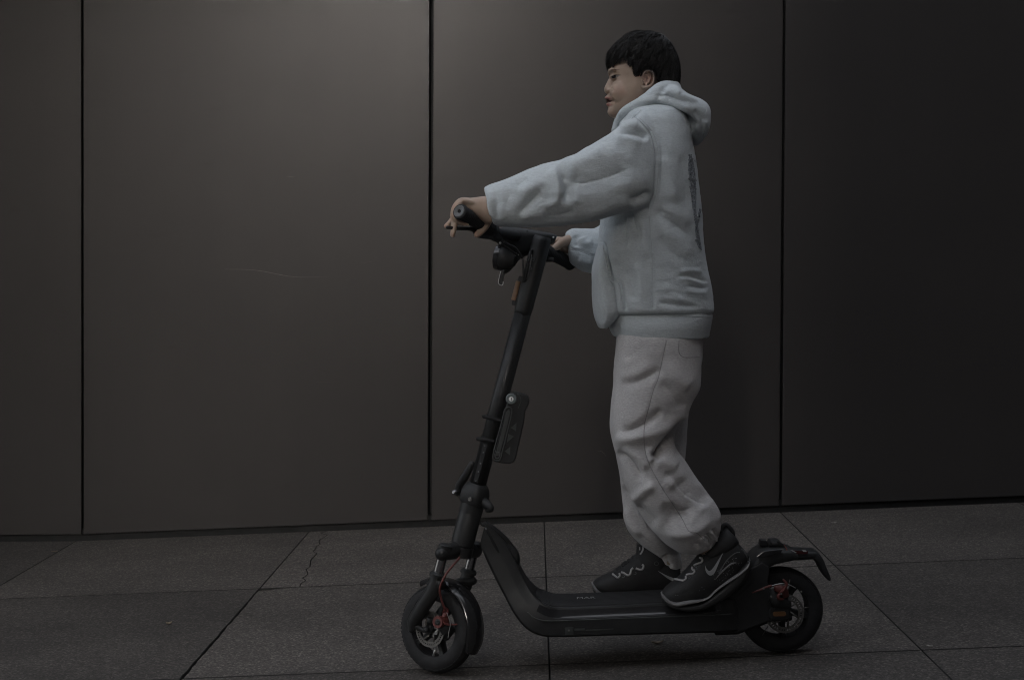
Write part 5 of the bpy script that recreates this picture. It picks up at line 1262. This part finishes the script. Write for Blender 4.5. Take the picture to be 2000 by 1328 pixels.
# near shoe: heel raised on the slope of the fender
def near_extra(sh, t, ut):
    obj('heel_trim', surf_tube(t, [(1396, 1132), (1412, 1114), (1428, 1101), (1438, 1098.5)], [.0005, .0022, .003, .0012], .0008, 20, 6, -.13), M_MID, sh)
    obj('collar_trim', surf_tube(t, [(1404, 1120), (1418, 1096), (1434, 1081), (1445, 1078)], .0012, .0006, 20, 6, -.13), M_GREY, sh)
    gs = []
    for i in range(70):
        u_, v_ = rng.uniform(0, 1), rng.uniform(-1, 1)
        x, y = 1398 + 44 * u_ + v_ * 7, 1134 - 44 * u_ + v_ * 9
        q, nn = hit(t, x, y, .0004, -.13); gs.append(ball(q, rng.uniform(.0005, .0010), 4, 6))
    for x, y in ((1320, 1162), (1324, 1162), (1375, 1150), (1371, 1146), (1366, 1153)):
        q, nn = hit(t, x, y, .0004, -.13); gs.append(ball(q, .0009, 4, 6))
    st = obj('reflective_speck', join(*gs), M_LOGO, sh); st['kind'] = 'stuff'
    obj('pull_tab', tube([P(1409, 1038, -.085), P(1413, 1026, -.085), P(1420, 1025, -.085), P(1430, 1036, -.085), P(1432, 1046, -.085), P(1427, 1052, -.085)], [.006, .006, .006, .006, .006, .006], n=26, k=8), M_SHOE, sh)
    obj('collar', ribs([(1372, 1074, 1392, 1094, -.085, .036), (1388, 1060, 1412, 1082, -.085, .041), (1402, 1046, 1432, 1072, -.085, .042), (1412, 1034, 1442, 1060, -.085, .036), (1418, 1029, 1440, 1052, -.085, .028)], 24, 24, .85), M_SHOE, sh)
    obj('heel_clip', surf_tube(t, [(1448, 1072), (1455, 1080), (1460, 1090), (1461, 1098)], .0020, .0006, 16, 6, -.12), M_GREY, sh)
NU = [(1292, 1160, 1296, 1172, 0, .014), (1299, 1148, 1304, 1177, 0, .034), (1311, 1138, 1318, 1180, 0, .043), (1328, 1124, 1338, 1182, 0, .047), (1345, 1106, 1362, 1180, 0, .048), (1361, 1086, 1386, 1172, 0, .046), (1378, 1070, 1412, 1152, 0, .043), (1394, 1058, 1434, 1130, 0, .041), (1412, 1052, 1452, 1108, 0, .039), (1430, 1054, 1461, 1092, 0, .034), (1444, 1062, 1462, 1084, 0, .022)]
NS = [(1291, 1162, 1294, 1172, 0, .018), (1298, 1166, 1303, 1179, 0, .038), (1312, 1172, 1318, 1184, 0, .047), (1335, 1174, 1340, 1187, 0, .051), (1365, 1168, 1370, 1184, 0, .050), (1392, 1150, 1402, 1172, 0, .047), (1418, 1128, 1430, 1152, 0, .045), (1440, 1108, 1452, 1128, 0, .043), (1457, 1090, 1464, 1104, 0, .034), (1462, 1082, 1465, 1092, 0, .02)]
NM = [(1290.5, 1158, 1294, 1168, 0, .020), (1296, 1158, 1301, 1172, 0, .040), (1306, 1165, 1312, 1176, 0, .0495), (1318, 1168, 1323, 1176.5, 0, .053), (1334, 1164.5, 1337, 1174, 0, .0545), (1350, 1162, 1352, 1171, 0, .054), (1366, 1162, 1368, 1166.5, 0, .052), (1380, 1157, 1382, 1160, 0, .0495), (1393, 1144, 1396, 1148, 0, .048), (1412, 1130, 1415, 1134, 0, .0475), (1436, 1114, 1440, 1118.5, 0, .046), (1454, 1099, 1458, 1103, 0, .042), (1461, 1086, 1464, 1092, 0, .026)]
near_logo = ([(1377, 1103), (1380, 1110), (1386, 1114.5), (1394, 1107), (1404, 1091), (1414.5, 1074.5)], [(1377, 1103), (1378.5, 1115), (1385.5, 1123), (1394.5, 1119.5), (1403.5, 1100), (1414.5, 1074.5)])
near_laces = [[(1318, 1130.5), (1325, 1132), (1335, 1133.5), (1340, 1130), (1340, 1125)], [(1341, 1122.5), (1347, 1121), (1354, 1120), (1357, 1115), (1352, 1110), (1353, 1107)], [(1356, 1104), (1362, 1101), (1370, 1098), (1372, 1092), (1367, 1089)]]
near_eyes = [(1346, 1127), (1359, 1110), (1371, 1086)]
shoe('near black sneaker with its heel raised', NU, NS, NM, -.085, near_logo, near_laces, near_eyes, near_extra)
def far_extra(sh, t, ut):
    obj('collar', ribs([(1243, 1062, 1300, 1075, .0, .03), (1242, 1080, 1306, 1090, 0, .04), (1236, 1096, 1310, 1108, 0, .044), (1228, 1112, 1312, 1124, 0, .044)], 20, 24, .85, y0=.085), M_SHOE, sh)
    ct = bvh(ribs([(1243, 1062, 1300, 1075, .0, .03), (1242, 1080, 1306, 1090, 0, .04), (1236, 1096, 1310, 1108, 0, .044), (1228, 1112, 1312, 1124, 0, .044)], 20, 24, .85, y0=.085))
    obj('lace', surf_tube(ct, [(1256, 1066), (1256.5, 1072), (1254, 1078), (1251, 1082)], .0026, .0012, 14, 7, .05), M_LACE, sh)
    obj('lace', surf_tube(ct, [(1250, 1068), (1250, 1074)], .0014, .001, 8, 6, .05), M_LACE, sh)
    gs = []
    for i, (a, b) in enumerate(((1206, 1112), (1211, 1109), (1218, 1103), (1222, 1099), (1229, 1095), (1238, 1088))):
        gs.append(ball(P(a, b, .085), .008, 6, 10, (1, 2.2, .8)))
    obj('lace_loop', join(*gs), M_SHOE, sh)['kind'] = 'stuff'
    obj('eyelet', surf_tube(ct, [(1282 + 4 * math.cos(a), 1100 + 3.6 * math.sin(a)) for a in np.linspace(0, 6.28, 13)], .0008, .0006, 26, 5, .04), M_GREY, sh)
FU = [(1156, 1141, 1158, 1152, 0, .014), (1164, 1131, 1168, 1157, 0, .034), (1178, 1124, 1184, 1160, 0, .043), (1196, 1116, 1202, 1163, 0, .047), (1212, 1106, 1222, 1165, 0, .048), (1228, 1094, 1246, 1165, 0, .047), (1242, 1082, 1274, 1164, 0, .045), (1266, 1080, 1300, 1163, 0, .044), (1300, 1086, 1318, 1160, 0, .042), (1326, 1100, 1330, 1152, 0, .036)]
FS = [(1156, 1144, 1158, 1152, 0, .018), (1163, 1148, 1166, 1159, 0, .038), (1180, 1154, 1184, 1164, 0, .047), (1204, 1157, 1208, 1168, 0, .051), (1236, 1158, 1240, 1169, 0, .050), (1270, 1156, 1272, 1167, 0, .048), (1304, 1154, 1306, 1165, 0, .046), (1330, 1150, 1332, 1161, 0, .04)]
FM = [(1155, 1137, 1157.5, 1150, 0, .020), (1161, 1139, 1164, 1154, 0, .040), (1170, 1148, 1173, 1156, 0, .0485), (1184, 1152, 1186, 1159, 0, .053), (1204, 1153, 1206, 1162.5, 0, .0545), (1218, 1156, 1220, 1163, 0, .054), (1236, 1161, 1238, 1164, 0, .053), (1260, 1159, 1262, 1162, 0, .051), (1290, 1157, 1292, 1160, 0, .049), (1330, 1150, 1332, 1154, 0, .042)]
far_logo = ([(1283, 1113), (1292, 1118), (1304, 1124), (1320, 1130)], [(1283, 1113), (1294, 1121.5), (1304, 1129), (1318, 1137)])
far_laces = [[(1197, 1121), (1202, 1125), (1207, 1128), (1211, 1124), (1210, 1120)], [(1214, 1117.5), (1219, 1119), (1226, 1123.5), (1231, 1121), (1233, 1113), (1237, 1109)], [(1242, 1109.5), (1249, 1112), (1255, 1111), (1257, 1105), (1254, 1102)]]
far_eyes = [(1217, 1125), (1240, 1119), (1263, 1105)]
shoe('far black sneaker set flat on the deck', FU, FS, FM, .085, far_logo, far_laces, far_eyes, far_extra)
# ================================================================== small litter on the pavement
M_LEAF = plain('dry_leaf', (0.26, 0.21, 0.15), 0.8, vary=0.3)
M_CHIP = plain('pale_scrap', (0.36, 0.34, 0.31), 0.8, vary=0.2)
def ground_at(px, py):
    d = fwd + rgt * ((px - CX) / F_PX) + upv * (-(py - CY) / F_PX)
    t = 3.0
    for _ in range(40):
        p = CAM + d * t; t *= (CAM[2] - gz(p[0])) / (CAM[2] - p[2])
    return CAM + d * t
def leaf(px, py, ln, wd, ang, label, mat=M_LEAF, curl=.006, name='leaf'):
    c = ground_at(px, py); ux = np.array([math.cos(ang), math.sin(ang), 0]); uy = np.array([-math.sin(ang), math.cos(ang), 0]); V = []
    for i in range(9):
        t = i / 8; w = wd * math.sin(math.pi * (t * .94 + .03)) ** .8 * (1 + .25 * math.sin(9 * t + px))
        for s in (-1, -.5, 0, .5, 1):
            z = .0015 + curl * (abs(s) ** 1.5) * .7 + curl * .8 * (2 * t - 1) ** 2
            p = c + ux * ln * (t - .5) + uy * w * s / 2; V.append([p[0], p[1], gz(p[0]) + z])
    f = [(i * 5 + j, i * 5 + j + 1, i * 5 + j + 6, i * 5 + j + 5) for i in range(8) for j in range(4)]
    o = obj('leaf' if mat is M_LEAF else 'paper_scrap', (np.array(V), f), mat, org=[c[0], c[1], gz(c[0])])
    so = o.modifiers.new('thick', 'SOLIDIFY'); so.thickness = .0006
    return tag(o, label, 'leaf' if mat is M_LEAF else 'litter', 'bits of litter on the pavement')
leaf(1284, 1257, .036, .014, .15, 'dry brown leaf lying under the scooter deck')
leaf(330, 1219, .020, .014, .5, 'dry curled leaf on the pavement at lower left, away from the wall')
leaf(106, 1077, .030, .006, .1, 'thin dry leaf sliver near the wall base at far left', curl=.002)
leaf(1629, 1022, .022, .010, 0.1, 'small pale scrap near the wall base behind the scooter', M_CHIP, .003)
leaf(1816, 1263, .018, .008, -.6, 'small pale scrap on a paving joint at lower right', M_CHIP, .003)
